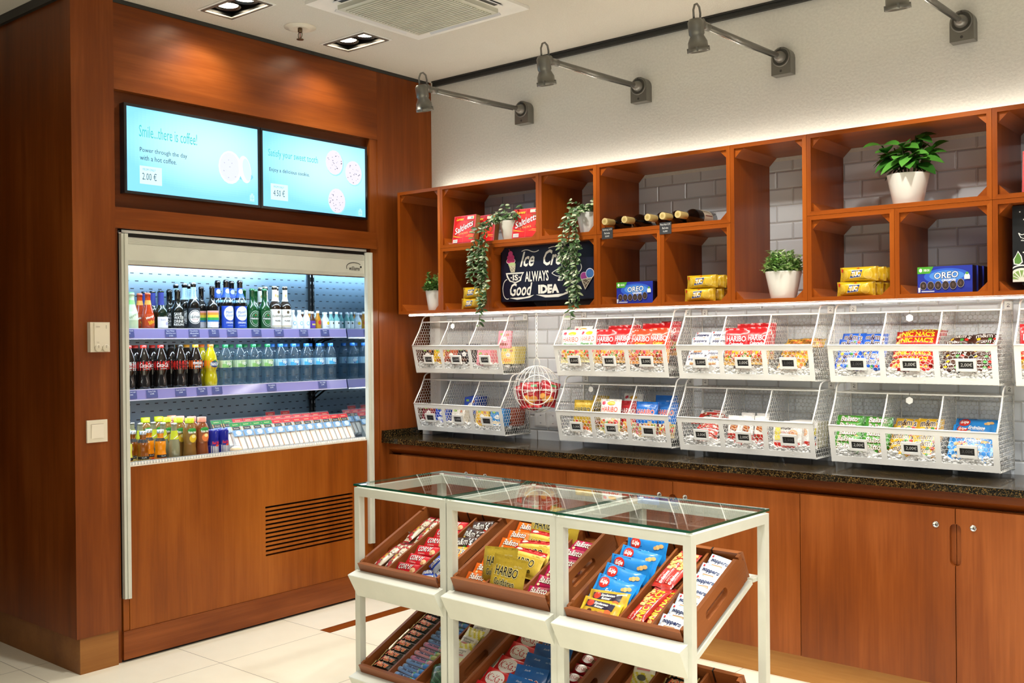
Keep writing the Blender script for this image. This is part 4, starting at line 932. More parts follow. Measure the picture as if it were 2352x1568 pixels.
bag('m_minigold', 'candy_pack', .06, .05, .024, lambda u, v: 'D8B018', [('e', 0, -.05, .3, .2, '8A3A1A'), ('t', 'm&m', 0, .2, .6, .3, '4A2A14', {'off': .04})])
bag('s_euka', 'sweets_bag', .085, .12, .022, lambda u, v: ('D8CC3A' if int((u*.8+v)*9) % 2 else 'E8E4B0') if abs(v) > .16 else 'ECE8D8', [('t', 'Fishermans', 0, .08, .7, .07, '3A3A30', {'sh': .2}), ('t', 'Friend', 0, .0, .5, .07, '3A3A30', {'sh': .2}), ('r', .02, -.08, .6, .05, 'D88A8A'), ('e', 0, -.3, .2, .08, '5A5A4A')])
bag('s_green', 'sweets_bag', .085, .12, .022, lambda u, v: '1E4A30' if (int((u+v)*12) % 3) else '4A7A5A', [('t', 'Fishermans', 0, .08, .7, .07, 'D0D8C8', {'sh': .2})])
bag('c_chips', 'crisp_bag', .10, .125, .045, lambda u, v: 'A81420' if abs(v) > .38 or abs(u) < .32 else '8E0E18', outlined('Lunchips', 0, .12, .84, .17, 'F4F0E8', '8A0E16', rot=6, sh=.2)+[('e', -.2, -.16, .18, .12, 'D89A4A'), ('e', .16, -.2, .2, .13, 'CC8A3A'), ('e', -.02, -.3, .17, .1, 'E0A858'), ('r', .2, .34, .3, .1, '2E7A3A'), ('t', 'chips', 0, .0, .34, .06, 'F0DCC0')], wr=.003)
bag('w_snack', 'snack_bag', .12, .07, .03, lambda u, v: 'D8A82A' if v > -.2 else 'B88A2A', [('r', 0, .26, .8, .16, '3A2E5A'), ('t', 'Crunch', 0, .26, .6, .12, 'F0E0B0', {'off': .03}), ('d', -.4, -.36, .4, .1, 26, .007, ['8A5A20', 'E8C860', 'E87A4A', '5A3A1A'])])
bag('k_kinder', 'chocolate_pack', .12, .05, .022, lambda u, v: 'E8E4E0' if v > 0 else 'C0281E', [('t', 'kinder', -.16, .22, .4, .3, '1A1412', {'off': .03}), ('t', 'bueno', .2, .2, .3, .26, 'C0281E', {'off': .03}), ('d', -.4, -.4, .4, -.1, 14, .006, ['8A4A2A', 'F0E0C8', 'A83020'])], seal='lr')
bag('k_riegel', 'chocolate_pack', .062, .13, .022, lambda u, v: 'ECE8E2' if v > -.12 else 'C03024', [('t', 'kinder', 0, .34, .7, .07, '8A1A14', {'off': .02}), ('r', .02, .1, .5, .2, 'A0522E', -18), ('r', .02, .14, .46, .03, 'D89A60', -18), ('r', .02, .06, .46, .03, 'D89A60', -18), ('d', -.4, -.42, .4, -.16, 12, .006, ['7A4A2A', 'B82820', 'C8C0BC'])])
def square(key, c, c2, w=.092):
    boxp(key, 'chocolate_square', w, w, .011, c, [('e', .0, .04, .2, .15, 'F4F0EC', 4), ('r', .02, .02, .3, .2, 'F0EDE8', -6), ('t', 'Sport', .02, .0, .2, .07, '2A3A7A', {'off': .02}), ('r', -.24, .3, .22, .12, '8CB84A'), ('e', .22, .26, .1, .08, 'B8683A'), ('e', -.1, -.28, .2, .1, c2), ('e', .14, -.3, .14, .08, c2)], mat='film', side=c)
for k, c, c2 in (('q_brown', '3A1C12', '6A3420'), ('q_dark', '1E1618', '5A3A2A'), ('q_pink', 'E08A98', '8A3A2A'), ('q_yellow', 'E4D06A', 'E8983A'), ('q_lemon', 'E0B418', 'A8641A'), ('q_maroon', '7A2430', '4A1418'), ('q_blue', '1848B8', 'D8E0EC'), ('q_white', 'E4DCCC', '7A4A2A'), ('q_sky', '2E86CC', 'E0D0B0'), ('q_rust', 'A84A28', '5A2614')): square(k, c, c2)
boxp('k_box', 'chocolate_box', .125, .11, .025, 'EAE6E2', [('t', 'kinder', -.1, .32, .5, .14, '1A1412', {'off': .03}), ('r', .0, -.34, .9, .2, 'C82A20'), ('e', .2, .1, .16, .16, 'E8B890'), ('r', -.34, .08, .2, .5, 'E4D460'), ('t', 'Schokolade', .0, .16, .5, .08, 'C02A20')])
boxp('k_yellow', 'chocolate_box', .125, .11, .02, 'EAE6E2', [('t', 'kinder', -.1, .34, .5, .12, '1A1412', {'off': .03}), ('r', 0, .1, .9, .28, 'E0D048'), ('r', 0, -.14, .9, .1, '3A7AC0'), ('r', 0, -.34, .9, .14, 'C82A20')], side='E0D8B0')
# biscuit packs and boxes of the cubbies
bag('tuc', 'cracker_pack', .152, .056, .05, lambda u, v: 'D8B01C' if abs(u) < .44 else 'B8901A', [('r', -.44, .28, .06, .22, 'C83A20'), ('e', -.34, -.04, .11, .34, 'E8C84A'), ('e', .28, -.04, .11, .34, 'E8C84A'), ('e', -.34, -.04, .09, .28, 'DDB83A'), ('e', .28, -.04, .09, .28, 'DDB83A'), ('p', [(-.2, -.3), (.1, -.22), (.16, .3), (-.14, .26)], 'F0E8D0'), ('p', [(-.185, -.26), (.09, -.19), (.145, .26), (-.13, .22)], '1A3C8E'), ('t', 'TUC', -.02, 0, .22, .36, 'F6F2E8', {'off': .05, 'sh': .1, 'rot': 6}), ('p', [(-.02, .36), (.02, .46), (.06, .38)], 'D03020'), ('t', 'ORIGINAL', .16, -.36, .2, .07, '5A4A10')], seal='lr', mat='film')
def oreo(m, w, h, t): pass
cookies = []
for i, s_ in enumerate('↑ABXY×'): 
    cx = -.39+i*.137; cy = -.22 if i < 5 else -.16
    cookies += [('e', cx, cy, .0625, .162, 'B8B0A8', 20), ('e', cx, cy, .058, .15, '2A1C18', 20), ('e', cx, cy, .04, .1, '3E2C26', 20), ('t', s_ if s_ not in '↑×' else ('X' if s_ == '×' else 'I'), cx, cy, .03, .1, '6A5448', {'off': .03})]
boxp('oreo', 'biscuit_box', .195, .098, .05, '1A2C9C', [('e', .04, .12, .42, .3, '2C5CC8', 24), ('e', .04, .14, .32, .2, '4A8ADC', 24), ('p', [(-.5, .5), (-.2, .5), (-.27, .24), (-.5, .24)], '4AA02C'), ('e', -.44, .37, .03, .07, 'F0F4EC'), ('t', 'XBOX', -.33, .37, .12, .09, 'F0F4EC', {'off': .02})]
     + outlined('OREO', .03, .16, .44, .24, 'F4F6FA', '0E1450', sh=.1, rot=3)+[('t', 'ORIGINAL', .08, -.03, .26, .09, 'F0F2F8', {'off': .03, 'rot': 3})]+cookies+[('p', [(.36, .1), (.38, .18), (.44, .18), (.46, .1), (.46, -.02), (.36, -.02)], 'E8ECE0'), ('e', .41, .2, .03, .05, '5A9A3A'), ('r', -.46, -.38, .04, .18, 'D8DCE8'), ('r', -.3, -.44, .24, .05, 'B8C0E0')], side='14102A', top='1A2C9C')
def salt(key):
    it = [('r', 0, 0, .92, .94, 'C81C24'), ('r', .26, -.06, .3, .7, '9A4A1E', -4)]+[('r', .16+.035*k, -.04, .01, .66, ['C87A34', '7A3414', 'B8642A'][k % 3], -4) for k in range(7)]
    it += [('p', [(-.46, -.36), (.46, -.1), (.46, -.46), (-.46, -.46)], 'D81E22'), ('l', [(-.46, -.2), (-.2, -.26), (.1, -.2), (.46, -.24)], .003, 'E8B040'), ('l', [(-.46, -.24), (-.1, -.28), (.2, -.25), (.46, -.3)], .002, 'E8B040'),
           ('e', -.02, .02, .4, .3, 'E0302A', 20), ('t', 'Lorenz', -.2, .38, .34, .1, 'F0C83A', {'sh': .3, 'off': .03}), ('r', .28, .4, .3, .1, 'F0E6C8'), ('r', .34, .4, .06, .06, '4A8AA0'), ('r', .42, .4, .05, .06, 'E0A030')]
    it += outlined('Saltletts', .0, .08, .86, .22, 'F8F4F0', '8A1018', rot=18, sh=.3)+[('t', 'STICKS', .0, -.14, .4, .06, 'F4D080', {'rot': 6}), ('r', .0, .0, .008, .98, 'E86A6A'), ('r', -.34, -.4, .2, .12, 'F4F2F0')]+[('r', -.41+.025*k, -.4, .008, .1, '2A2A2A') for k in range(7)]
    boxp(key, 'pretzel_stick_pack', .165, .15, .032, 'D04A50', it, mat='film', side='B07A40')
salt('salt')

# ------------------------------------------------------------------ cubby boxes on the wall
YF = -.34; TH = .0175
def cubby(x0, x1, z0, z1, label):
    t = thing('wall_cubby', label, 'shelf cubby', ((x0+x1)/2, 0, z0), 'cherry wall cubbies'); w = (x1-x0)/2-.0006; h = z1-z0; y0 = YF; y1 = -.0015
    for s_ in (-1, 1):
        m = MB(); a = s_*w; b_ = s_*(w-TH)
        m.prism([(a, .0006), (b_, TH), (b_, h-TH), (a, h-.0006)], 'y', y0, y1, 'shelf_z'); m.build('side_panel', t)
    m = MB(); m.prism([(-w, h-.0006), (w, h-.0006), (w-TH, h-TH), (-w+TH, h-TH)], 'y', y0, y1, 'shelf_x'); m.build('top_panel', t)
    m = MB(); m.prism([(-w, .0006), (w, .0006), (w-TH, TH), (-w+TH, TH)], 'y', y0, y1, 'shelf_x'); m.build('bottom_panel', t)
    k = .036
    for sx in (-1, 1):
        for zz, sz in ((TH, 1), (h-TH, -1)):
            m = MB(); X = sx*(w-TH-.0004); Zq = zz+sz*.0004
            m.prism([(X, Zq), (X-sx*k, Zq), (X, Zq+sz*k)], 'y', y0+.012, y1-.002, 'shelf_y'); m.build('corner_block', t)
    return t
XS = [.066, .389, 1.055, 1.3975, 2.0845, 2.4215, 3.114, 3.80]; ZB, ZM, ZT = 1.5275, 1.8705, 2.199
cubby(XS[0], XS[1], ZB, ZT, 'tall narrow wooden cubby at the left end, holding a small potted plant')
cubby(XS[1], XS[2], ZM, ZT, 'wide upper wooden cubby holding pretzel stick packs and a hanging vine')
cubby(XS[2], XS[3], ZM, ZT, 'small square upper wooden cubby holding the right hanging vine')
cubby(XS[1], .731, ZB, ZM, 'square lower wooden cubby with two yellow cracker packs, behind the left vine')
cubby(.731, XS[3], ZB, ZM, 'wide lower wooden cubby holding the dark ice cream sign')
cubby(XS[3], XS[4], ZM, ZT, 'wide upper wooden cubby holding the lying wine bottles')
cubby(XS[3], 1.741, ZB, ZM, 'square lower wooden cubby with a blue biscuit box, under the wine bottles')
cubby(1.741, XS[4], ZB, ZM, 'square lower wooden cubby with yellow cracker packs, under the wine bottles')
cubby(XS[4], XS[5], ZB, ZT, 'tall narrow wooden cubby in the middle, holding a bushy plant in a white pot')
cubby(XS[5], XS[6], ZM, ZT, 'wide upper wooden cubby holding the large-leaved plant')
cubby(XS[5], 2.768, ZB, ZM, 'square lower wooden cubby with cracker packs, under the large-leaved plant')
cubby(2.768, XS[6], ZB, ZM, 'square lower wooden cubby with a blue biscuit box, under the large-leaved plant')
cubby(XS[6], XS[7], ZM, ZT, 'upper wooden cubby cut by the right edge of the photo, holding a red pack')
cubby(XS[6], XS[7], ZB, ZM, 'lower wooden cubby cut by the right edge of the photo, holding the black sign')
# light strips: one under the cubbies, one lying on top against the plaster
t = thing('light_strip', 'bright white light strip fixed under the front of the cubbies', 'light strip', (.115, -.30, ZB-.0008), 'shelf light strips')
m = MB(); m.box((0, -.012, -.003), (3.72, .012, 0), 'white_metal'); m.build('channel', t)
m = MB(); m.box((.002, -.010, -.0085), (3.718, .010, -.0032), 'led_bright', C((1, .98, .93))); m.build('diffuser', t)
t = thing('light_strip', 'hidden light strip on top of the cubbies washing the white plaster', 'light strip', (.09, -.05, ZT+.0005), 'shelf light strips')
m = MB(); m.box((0, -.012, 0), (3.7, .012, .003), 'white_metal'); m.build('channel', t)
m = MB(); m.box((.002, -.010, .0032), (3.698, .010, .0085), 'led_glow', C((1, .97, .90))); m.build('diffuser', t)

# ------------------------------------------------------------------ things in the cubbies
def pot(r, h, t, c='E8E4DC'):
    m = MB(); m.lathe([(0, 0), (r*.68, 0), (r*.7, .003), (r, h-.003), (r, h), (r*.94, h), (r*.92, h-.012), (0, h-.014)], 'ceramic', C(c), 32); m.build('pot', t)
    m = MB(); m.lathe([(r*.92, h-.0135), (0, h-.012)], 'matte', C('2E2218'), 20); m.build('soil', t)
def leafquad(m, base, d, upv, ln, wd, c, mat='leaf', fold=.25, droop=.2, seg=4, c2=None):
    d = V(d).normalized(); sd = d.cross(V(upv)); 
    if sd.length < 1e-3: sd = V((1, 0, 0))
    sd.normalize(); nn = sd.cross(d).normalized(); vs = []; fs = []; cs = []
    for i in range(seg+1):
        f = i/seg; p = V(base)+d*(ln*f)-V((0, 0, 1))*(droop*ln*f*f); w = wd/2*sin(pi*min(1, f*.96+.04))**.75
        vs += [p-sd*w+nn*(fold*w), p, p+sd*w+nn*(fold*w)]
    for i in range(seg):
        fs += [(3*i, 3*i+1, 3*i+4, 3*i+3), (3*i+1, 3*i+2, 3*i+5, 3*i+4)]; cs += [C(c), C(c2 or c)]
    m.add(vs, fs, mat, cs, True)
def bushy(x, z, r, h, fh, fr_, label, n, cols, seed, y=-.27):
    q = random.Random(seed); t = thing('potted_plant', label, 'plant', (x, y, z)); pot(r, h, t)
    ms = MB(); m = MB()
    for k in range(n):
        a = q.uniform(0, 6.28); e = q.uniform(.15, 1.45); ln = fh*q.uniform(.55, 1.05)*(.55+.45*sin(e)); d = V((cos(a)*cos(e)*fr_/fh, sin(a)*cos(e)*fr_/fh, sin(e)))
        b0 = V((cos(a)*r*.4, sin(a)*r*.4, h-.012)); tip = b0+d*ln; ms.tube([b0, b0+d*ln*.5+V((0, 0, .008)), tip], .0011, 'leaf', C('5A6A2E'), 4)
        for j in range(7):
            f = .3+.7*j/6; p = b0+d*ln*f; aa = q.uniform(0, 6.28)
            leafquad(m, p, (cos(aa), sin(aa), q.uniform(.1, .9)), (0, 0, 1), q.uniform(.018, .028), q.uniform(.012, .018), q.choice(cols), droop=.1, seg=2, fold=.3)
    ms.build('stem', t); m.build('foliage', t)
bushy(.278, ZB+TH+.0005, .052, .108, .105, .07, 'small bushy green plant in white pot in the leftmost tall cubby', 130, ['5A8A3E', '7AA85A', '98C078', '3E6A2A'], 3)
bushy(2.288, ZB+TH+.0005, .075, .112, .10, .085, 'bushy pale green plant in white pot in the middle tall cubby', 170, ['8AB45E', 'A8CC80', 'C4DCA4', '5E8E40'], 4)
t = thing('potted_plant', 'large-leaved dark green plant in white pot above the cracker cubbies', 'plant', (2.79, -.2475, ZM+TH+.0005)); pot(.078, .118, t)
ms = MB(); m = MB(); q = random.Random(5)
for k in range(10):
    a = k*2.4+.3; ln = q.uniform(.07, .15) if k else .17; lean = q.uniform(.15, .75) if k else .05; b0 = V((.02*cos(a), .02*sin(a), .105)); tip = b0+V((cos(a)*lean*ln, sin(a)*lean*ln*.8, ln*.95))
    ms.tube([b0, (b0+tip)/2+V((0, 0, .01)), tip], .0028, 'leaf', C('4A5232'), 6)
    for j in range(7):
        aa = a+j*1.15+q.uniform(-.3, .3); f = q.uniform(.55, 1); p = b0+(tip-b0)*f
        leafquad(m, p, (cos(aa), sin(aa)*.8-.15, q.uniform(-.35, .9)), (0, -.55, 1), q.uniform(.065, .095), q.uniform(.044, .058), q.choice(['265418', '367026', '4A8A30', '5C9E3E']), droop=.4, seg=5, fold=.18)
ms.build('stem', t); m.build('foliage', t)
def vine(x, z, dropx, zlow, label, seed, potc, n_long=7):
    q = random.Random(seed); t = thing('hanging_vine', label, 'plant', (x, -.255, z), 'trailing vines'); pot(.066, .098, t, potc); ms = MB(); m = MB()
    cols = ['2E4A26', '4A6A3A', 'A8B890', '3A5A30', '5A7A4A', 'C8D0B0']
    def leaves(pts, n, sz):
        for j in range(n):
            f = (j+q.random())/n*(len(pts)-1); i = min(int(f), len(pts)-2); p = pts[i]+(pts[i+1]-pts[i])*(f-i); aa = q.uniform(0, 6.28)
            c = q.choice(cols); leafquad(m, p, (cos(aa), sin(aa)-.5, q.uniform(-.8, .3)), (0, -1, .4), q.uniform(.8, 1.2)*sz, sz*.46, c, droop=.15, seg=3, fold=.2, c2=q.choice(cols) if q.random() < .4 else None)
    for k in range(26):
        a = q.uniform(0, 6.28); ln = q.uniform(.04, .1); b0 = V((.03*cos(a), .03*sin(a), .09)); tp_ = b0+V((min(.045, cos(a)*.075), sin(a)*.05-.01, ln*q.uniform(.2, 1))); pts = [b0, (b0+tp_)/2+V((0, 0, .02)), tp_]
        ms.tube(pts, .0011, 'leaf', C('4A5A2E'), 4); leaves(pts, 7, .03)
    for k in range(n_long):
        a = q.uniform(-1, 1); zl = zlow+(0 if k == 0 else q.uniform(.02, .26)); dx = dropx+(.0 if k == 0 else q.uniform(-.052, .052)); y1 = -.115+q.uniform(-.025, 0); h = zl-z
        pts = [V((.02*a, -.03, .088)), V((dx*.45, -.07, .115)), V((dx*.8, y1, .07)), V((dx, y1-.008, -.03))]
        nseg = 7
        for i in range(1, nseg+1): pts.append(V((dx+.012*sin(i*1.3+k), y1-.008+.006*cos(i*1.7+k), -.03+(h+.03)*i/nseg)))
        ms.tube(pts, .0012, 'leaf', C('4A5A2E'), 4); leaves(pts, int(40*(1+abs(h)*1.6)) if k else 46, .029)
    ms.build('stem', t); m.build('foliage', t)
vine(.815, ZM+TH+.0005, -.12, 1.455, 'variegated vine trailing from the wide upper cubby past the cracker packs', 8, 'D8D4C8')
vine(1.30, ZM+TH+.0005, -.03, 1.44, 'variegated vine trailing from the small square cubby over the ice cream sign', 9, 'D0D0CC', 8)
up_ = R(90, 'X')      # stands a pack upright, printed face towards the room
def stand(key, x, y, z, label, cat, group=None, lean=0, rz=0, h=0): return lay(key, T(x, y, z) @ R(rz, 'Z') @ R(90-lean, 'X') @ T(0, h/2, 0), label, cat, group)
zs = ZM+TH+.001
stand('salt', .515, -.285, zs, 'red pretzel stick pack leaning beside the left vine, in front', 'snack pack', 'pretzel stick packs', 8, -4, .15)
stand('salt', .60, -.225, zs, 'red pretzel stick pack half hidden behind another beside the left vine', 'snack pack', 'pretzel stick packs', 8, -4, .15)
stand('salt', .935, -.285, zs, 'red pretzel stick pack right of the left vine pot', 'snack pack', 'pretzel stick packs', 8, 4, .15)
stand('salt', 3.285, -.285, zs, 'red pretzel stick pack cut by the right edge of the photo', 'snack pack', 'pretzel stick packs', 5, 0, .15)
zl = ZB+TH+.001
def tucs(x, y, place, n2=2):
    for j in range(2):
        for i in range(n2):
            stand('tuc', x+(.006 if j else -.006)+i*.012, y+i*.054, zl+.0285+j*.057, f"yellow cracker pack, {'upper' if j else 'lower'} of the {('front', 'second', 'rear')[i]} pair, {place}", 'cracker pack', 'yellow cracker packs', 0, rnd.uniform(-2, 2))
tucs(.575, -.29, 'beside the left vine'); tucs(1.915, -.29, 'right of the blue box under the wine', 3); tucs(2.605, -.285, 'under the large-leaved plant', 3)
def oreos(x, n, place):
    for i in range(n):
        stand('oreo', x+i*.006, -.285+i*.0515, zl+.0495, f"blue biscuit box with a row of dark cookies, {('in front', 'second', 'third')[i]}, {place}", 'biscuit box', 'blue biscuit boxes')
oreos(1.583, 2, 'under the wine bottles'); oreos(2.94, 3, 'under the large-leaved plant')
# wine bottles lying neck outwards
wp = [(.032, 0), (.0365, .004), (.0365, .17)]+[(.0145+.022*(.5+.5*cos(pi*k/6)), .17+.05*k/6) for k in range(1, 7)]+[(.0142, .285), (.0158, .287), (.0158, .295), (.014, .296)]
mk('wine', 'wine_bottle', wp, '0C0A08', ([(.0152, .23), (.0156, .232), (.0160, .294), (.0162, .2975), (.015, .2985)], 'C8B070', 'satin'), [('label', .045, .125, 1.5, 'D8CDB4', [('t', 'Rotwein', 0, .012, .06, .014, '4A3A2A', {'rot': 90}), ('r', -.02, 0, .003, .06, '8A2A2A')])])
m = MB(); m.disc((0, 0, .2988), .0148, (0, 0, 1), 'satin', C('CBB680'), 20); S = lambda u, v, l: V((u, v, .299+l)); graphic(m, S, [('e', 0, 0, .009, .009, 'B8A060'), ('t', 'W', 0, 0, .008, .007, '8A7440', {'off': .02})], 'satin'); KINDS['wine'][1].append(('cap_top', m.mesh('wine_cap_top')))
for i, x in enumerate((1.452, 1.560, 1.683, 1.76, 1.838)):
    put('wine', T(x, -.02-.036, zs+.0375) @ R(90, 'X') @ R(rnd.uniform(40, 80), 'Z'), f"dark red wine bottle lying neck outwards, {['leftmost', 'second from left', 'third from left', 'fourth from left', 'rightmost'][i]} of five in the cubby", 'wine bottle', 'lying wine bottles')
for x, st, lab in ((1.458, ['Spätburg. 0,75', 'Red wine', '20,00€'], 'left small black price card on the wine cubby edge'), (1.768, ['Pinot Noir 0,75', 'Red wine', '16,00€'], 'right small black price card on the wine cubby edge')):
    m = MB(); m.box((-.03, -.0016, -.028), (.03, 0, .024), 'satin', C('3A3A3C')); S = lambda u, v, l: V((u, -.0018-l, v)); graphic(m, S, [('t', q_, 0, .014-.015*k, min(.05, .0038*len(q_)), .009, 'E8E8E4') for k, q_ in enumerate(st)], 'paper')
    tag(m.build('price_card', None, T(x, YF-.0008, ZM+.004)), lab, 'price card', 'wine price cards')
# chalk signs
t = thing('chalk_sign', 'dark blue chalk sign reading ice cream is always a good idea', 'sign', (1.066, -.275, 1.566))
bw, bh = .605, .27; FXc = -.02
m = MB(); m.box((-bw/2, -.004, .014), (bw/2, .004, .014+bh), 'satin', C('10142A')); m.box((-bw/2-.004, -.006, .01), (-bw/2, .006, .018+bh), 'satin', C('0C0E16')); m.box((bw/2, -.006, .01), (bw/2+.004, .006, .018+bh), 'satin', C('0C0E16'))
m.box((-bw/2, -.006, .01), (bw/2, .006, .0138), 'satin', C('0C0E16')); m.box((-bw/2, -.006, .0142+bh), (bw/2, .006, .018+bh), 'satin', C('0C0E16')); m.build('board', t)
m = MB(); S = lambda u, v, l: V((u, -.0042-l, .014+bh/2+v)); CH = 'ECEAE0'
def swirl(pts): return pts
wv = lambda x0, x1, y, a, n: [(x0+(x1-x0)*k/12, y+a*sin(pi*n*k/12)) for k in range(13)]
g = [('t', 'Ice', -.135, .072, .095, .075, CH, {'sh': .45, 'off': .02}), ('l', wv(-.17, -.06, .112, .007, 2), .004, CH), ('t', 'Cream', .068, .072, .2, .078, CH, {'sh': .4, 'off': .02}), ('l', wv(.0, .2, .118, .006, 3), .004, CH),
     ('p', [(-.275, .008), (-.155, .008), (-.17, -.012), (-.175, -.034), (-.21, -.046), (-.25, -.036), (-.268, -.014)], CH), ('p', [(-.265, .001), (-.165, .001), (-.178, -.014), (-.185, -.03), (-.212, -.04), (-.245, -.031), (-.258, -.012)], '10142A'), ('t', '·IS·', -.213, -.017, .062, .03, CH, {'off': .03}),
     ('t', 'ALWAYS', -.075, -.016, .15, .052, CH, {'off': .02}), ('l', [(.02+.16*k/16, -.006+.016*sin(2*pi*k/16)) for k in range(17)], .003, CH), ('l', [(.02+.16*k/16, -.006-.016*sin(2*pi*k/16)) for k in range(17)], .003, CH), ('l', [(.16+.04*cos(a), .015+.03*sin(a)) for a in [pi*(-.6+1.4*k/14) for k in range(15)]], .004, CH), ('t', 'a', .072, -.035, .032, .022, CH, {'sh': .3, 'off': .02}),
     ('t', 'Good', -.175, -.078, .145, .066, CH, {'sh': .3, 'off': .02}), ('t', 'IDEA', .0, -.082, .13, .044, CH, {'off': .06}), ('l', [(-.265+.03*cos(a), -.075+.05*sin(a)) for a in [pi*(.5+1.1*k/14) for k in range(15)]], .004, CH), ('p', [(-.08, -.108), (.0, -.112), (.09, -.108), (.12, -.095), (.12, -.108), (.06, -.124), (-.02, -.124)], CH), ('p', [(-.25, -.12), (-.15, -.118), (-.09, -.108), (-.12, -.122), (-.2, -.13)], CH),
     ('p', [(-.262, .055), (-.222, .03), (-.207, .05)], '10142A'), ('e', -.24, .067, .030, .016, 'ECE0E0'), ('e', -.24, .068, .027, .014, 'C83A78'), ('e', -.24, .086, .024, .015, 'C83A78'), ('e', -.241, .104, .015, .014, 'D04A86'), ('l', [(-.245, .116), (-.25, .128)], .004, 'C83A50'), ('e', -.232, .05, .024, .010, 'B8C890'), ('p', [(-.252, .044), (-.208, .044), (-.214, .010), (-.240, .010)], 'C8C0A8'),
     ('l', [(-.25, .036), (-.22, .012)], .0015, '5A4A3A'), ('l', [(-.24, .042), (-.214, .02)], .0015, '5A4A3A'), ('l', [(-.212, .038), (-.24, .014)], .0015, '5A4A3A'),
     ('e', .215, -.03, .021, .021, 'ECE8F0'), ('e', .215, -.03, .019, .019, 'A83A90'), ('e', .25, -.018, .025, .025, 'ECE8F0'), ('e', .25, -.018, .022, .022, '3A6AA8'), ('p', [(.198, -.044), (.266, -.036), (.222, -.095)], 'E0D8C0'), ('p', [(.204, -.047), (.26, -.041), (.223, -.087)], '6A5A4A'), ('l', [(.206, -.05), (.24, -.07)], .002, 'E0D8C0'), ('l', [(.23, -.045), (.252, -.055)], .002, 'E0D8C0'), ('l', [(.25, -.045), (.215, -.075)], .002, 'E0D8C0')]
graphic(m, S, g, 'paper'); m.build('chalk_lettering', t)
for sx in (-.22, .255):
    m = MB(); m.tube([(sx, 0, .014+bh), (sx, -.004, .292), (sx+.004, -.004, .300), (sx+.008, -.002, .2825+.01)], .0016, 'white_metal', n=6); m.build('hanging_hook', t)
t = thing('chalk_sign', 'black chalk sign with bird and lime drawing at the right edge', 'sign', (3.42, -.275, 1.566))
bw, bh = .51, .272
m = MB(); m.box((-bw/2, -.004, .01), (bw/2, .004, .01+bh), 'satin', C('14161A')); m.build('board', t)
m = MB(); S = lambda u, v, l: V((-bw/2+u, -.0042-l, .01+v)); CH = 'F0F0EA'
clipe = lambda cx, cy, rx, ry, c: ('p', [(max(.0006, cx+rx*cos(2*pi*k/40)), max(.0006, cy+ry*sin(2*pi*k/40))) for k in range(40)], c)
bird = [(.02, .175), (.03, .168), (.05, .172), (.07, .185), (.09, .19), (.12, .18)]; b2_ = [(.02, .175), (.028, .158), (.038, .155), (.028, .148), (.05, .145), (.08, .152), (.11, .14)]
g = [('l', bird, .0025, CH), ('l', b2_, .0025, CH)]+[('e', a, b_, .0025, .0025, CH, 8) for a, b_ in ((.025, .25), (.038, .222), (.043, .13), (.036, .105), (.09, .23), (.2, .2))]
g += [('p', [(.018, .112), (.03, .092), (.034, .07), (.022, .06), (.004, .064), (.002, .082), (.012, .098)], CH), ('p', [(.018, .107), (.027, .09), (.03, .072), (.021, .064), (.007, .067), (.006, .082)], '5A8A3A'), clipe(.03, .012, .056, .05, CH), clipe(.03, .011, .052, .046, '14161A'), clipe(.03, .009, .046, .041, 'E8E8D8')]
for k in range(7):
    a = pi*(.08+.84*k/6); g.append(('p', [(max(.001, .03+q_*cos(a+e_)), max(.001, .008+.9*q_*sin(a+e_))) for q_, e_ in ((.009, 0), (.038, -.16), (.038, .16))], '8AA85A'))
graphic(m, S, g[:8], 'paper'); m.build('bird_drawing', t)
m = MB(); graphic(m, S, g[8:], 'paper'); m.build('lime_drawing', t)

# ------------------------------------------------------------------ wire baskets
BW, BZ = .64, .149
prof_s = [(-.0015, -BZ-.004), (-.208, -BZ), (-.241, 0), (-.214, .042), (-.186, .085), (-.166, .126), (-.163, .131)]
hoop = prof_s[2:-1]+[(-.163, .131), (-.158, .147), (-.146, .159), (-.128, .166), (-.11, .168), (-.002, .168)]
def inside(p, poly):
    x, y = p; r = False; n = len(poly)
    for i in range(n):
        (x1, y1), (x2, y2) = poly[i], poly[i-1]
        if (y1 > y) != (y2 > y) and x < (x2-x1)*(y-y1)/(y2-y1)+x1: r = not r
    return r
def hexwire(m, u0, u1, v0, v1, pt, ok=None, pitch=.0185, r=.0009):
    a = pitch/sqrt(3); cells = {}
    seen = set()
    rows = int((v1-v0)/(1.5*a))+3; cols_ = int((u1-u0)/pitch)+3
    def key(p): return (round(p[0]*2e3), round(p[1]*2e3))
    for j in range(-1, rows):
        for i in range(-1, cols_):
            cx, cy = u0+(i+.5*(j % 2))*pitch, v0+1.5*a*j
            vs = [(cx+a*sin(pi/3*k), cy+a*cos(pi/3*k)) for k in range(6)]
            for k in range(6):
                p, q = vs[k], vs[(k+1) % 6]; e = tuple(sorted((key(p), key(q))))
                if e in seen: continue
                seen.add(e); mid = ((p[0]+q[0])/2, (p[1]+q[1])/2)
                good = all(u0 <= z[0] <= u1 and v0 <= z[1] <= v1 for z in (p, q, mid)) and (ok is None or (ok(p) and ok(q)))
                if good: m.tube([pt(*p), pt(*q)], r, 'white_metal', None, 3)
def panelpt(x, v):   # a point of the slanting front, v metres below its top edge
    f = v/BZ; return V((x, -.241+.033*f, -v))
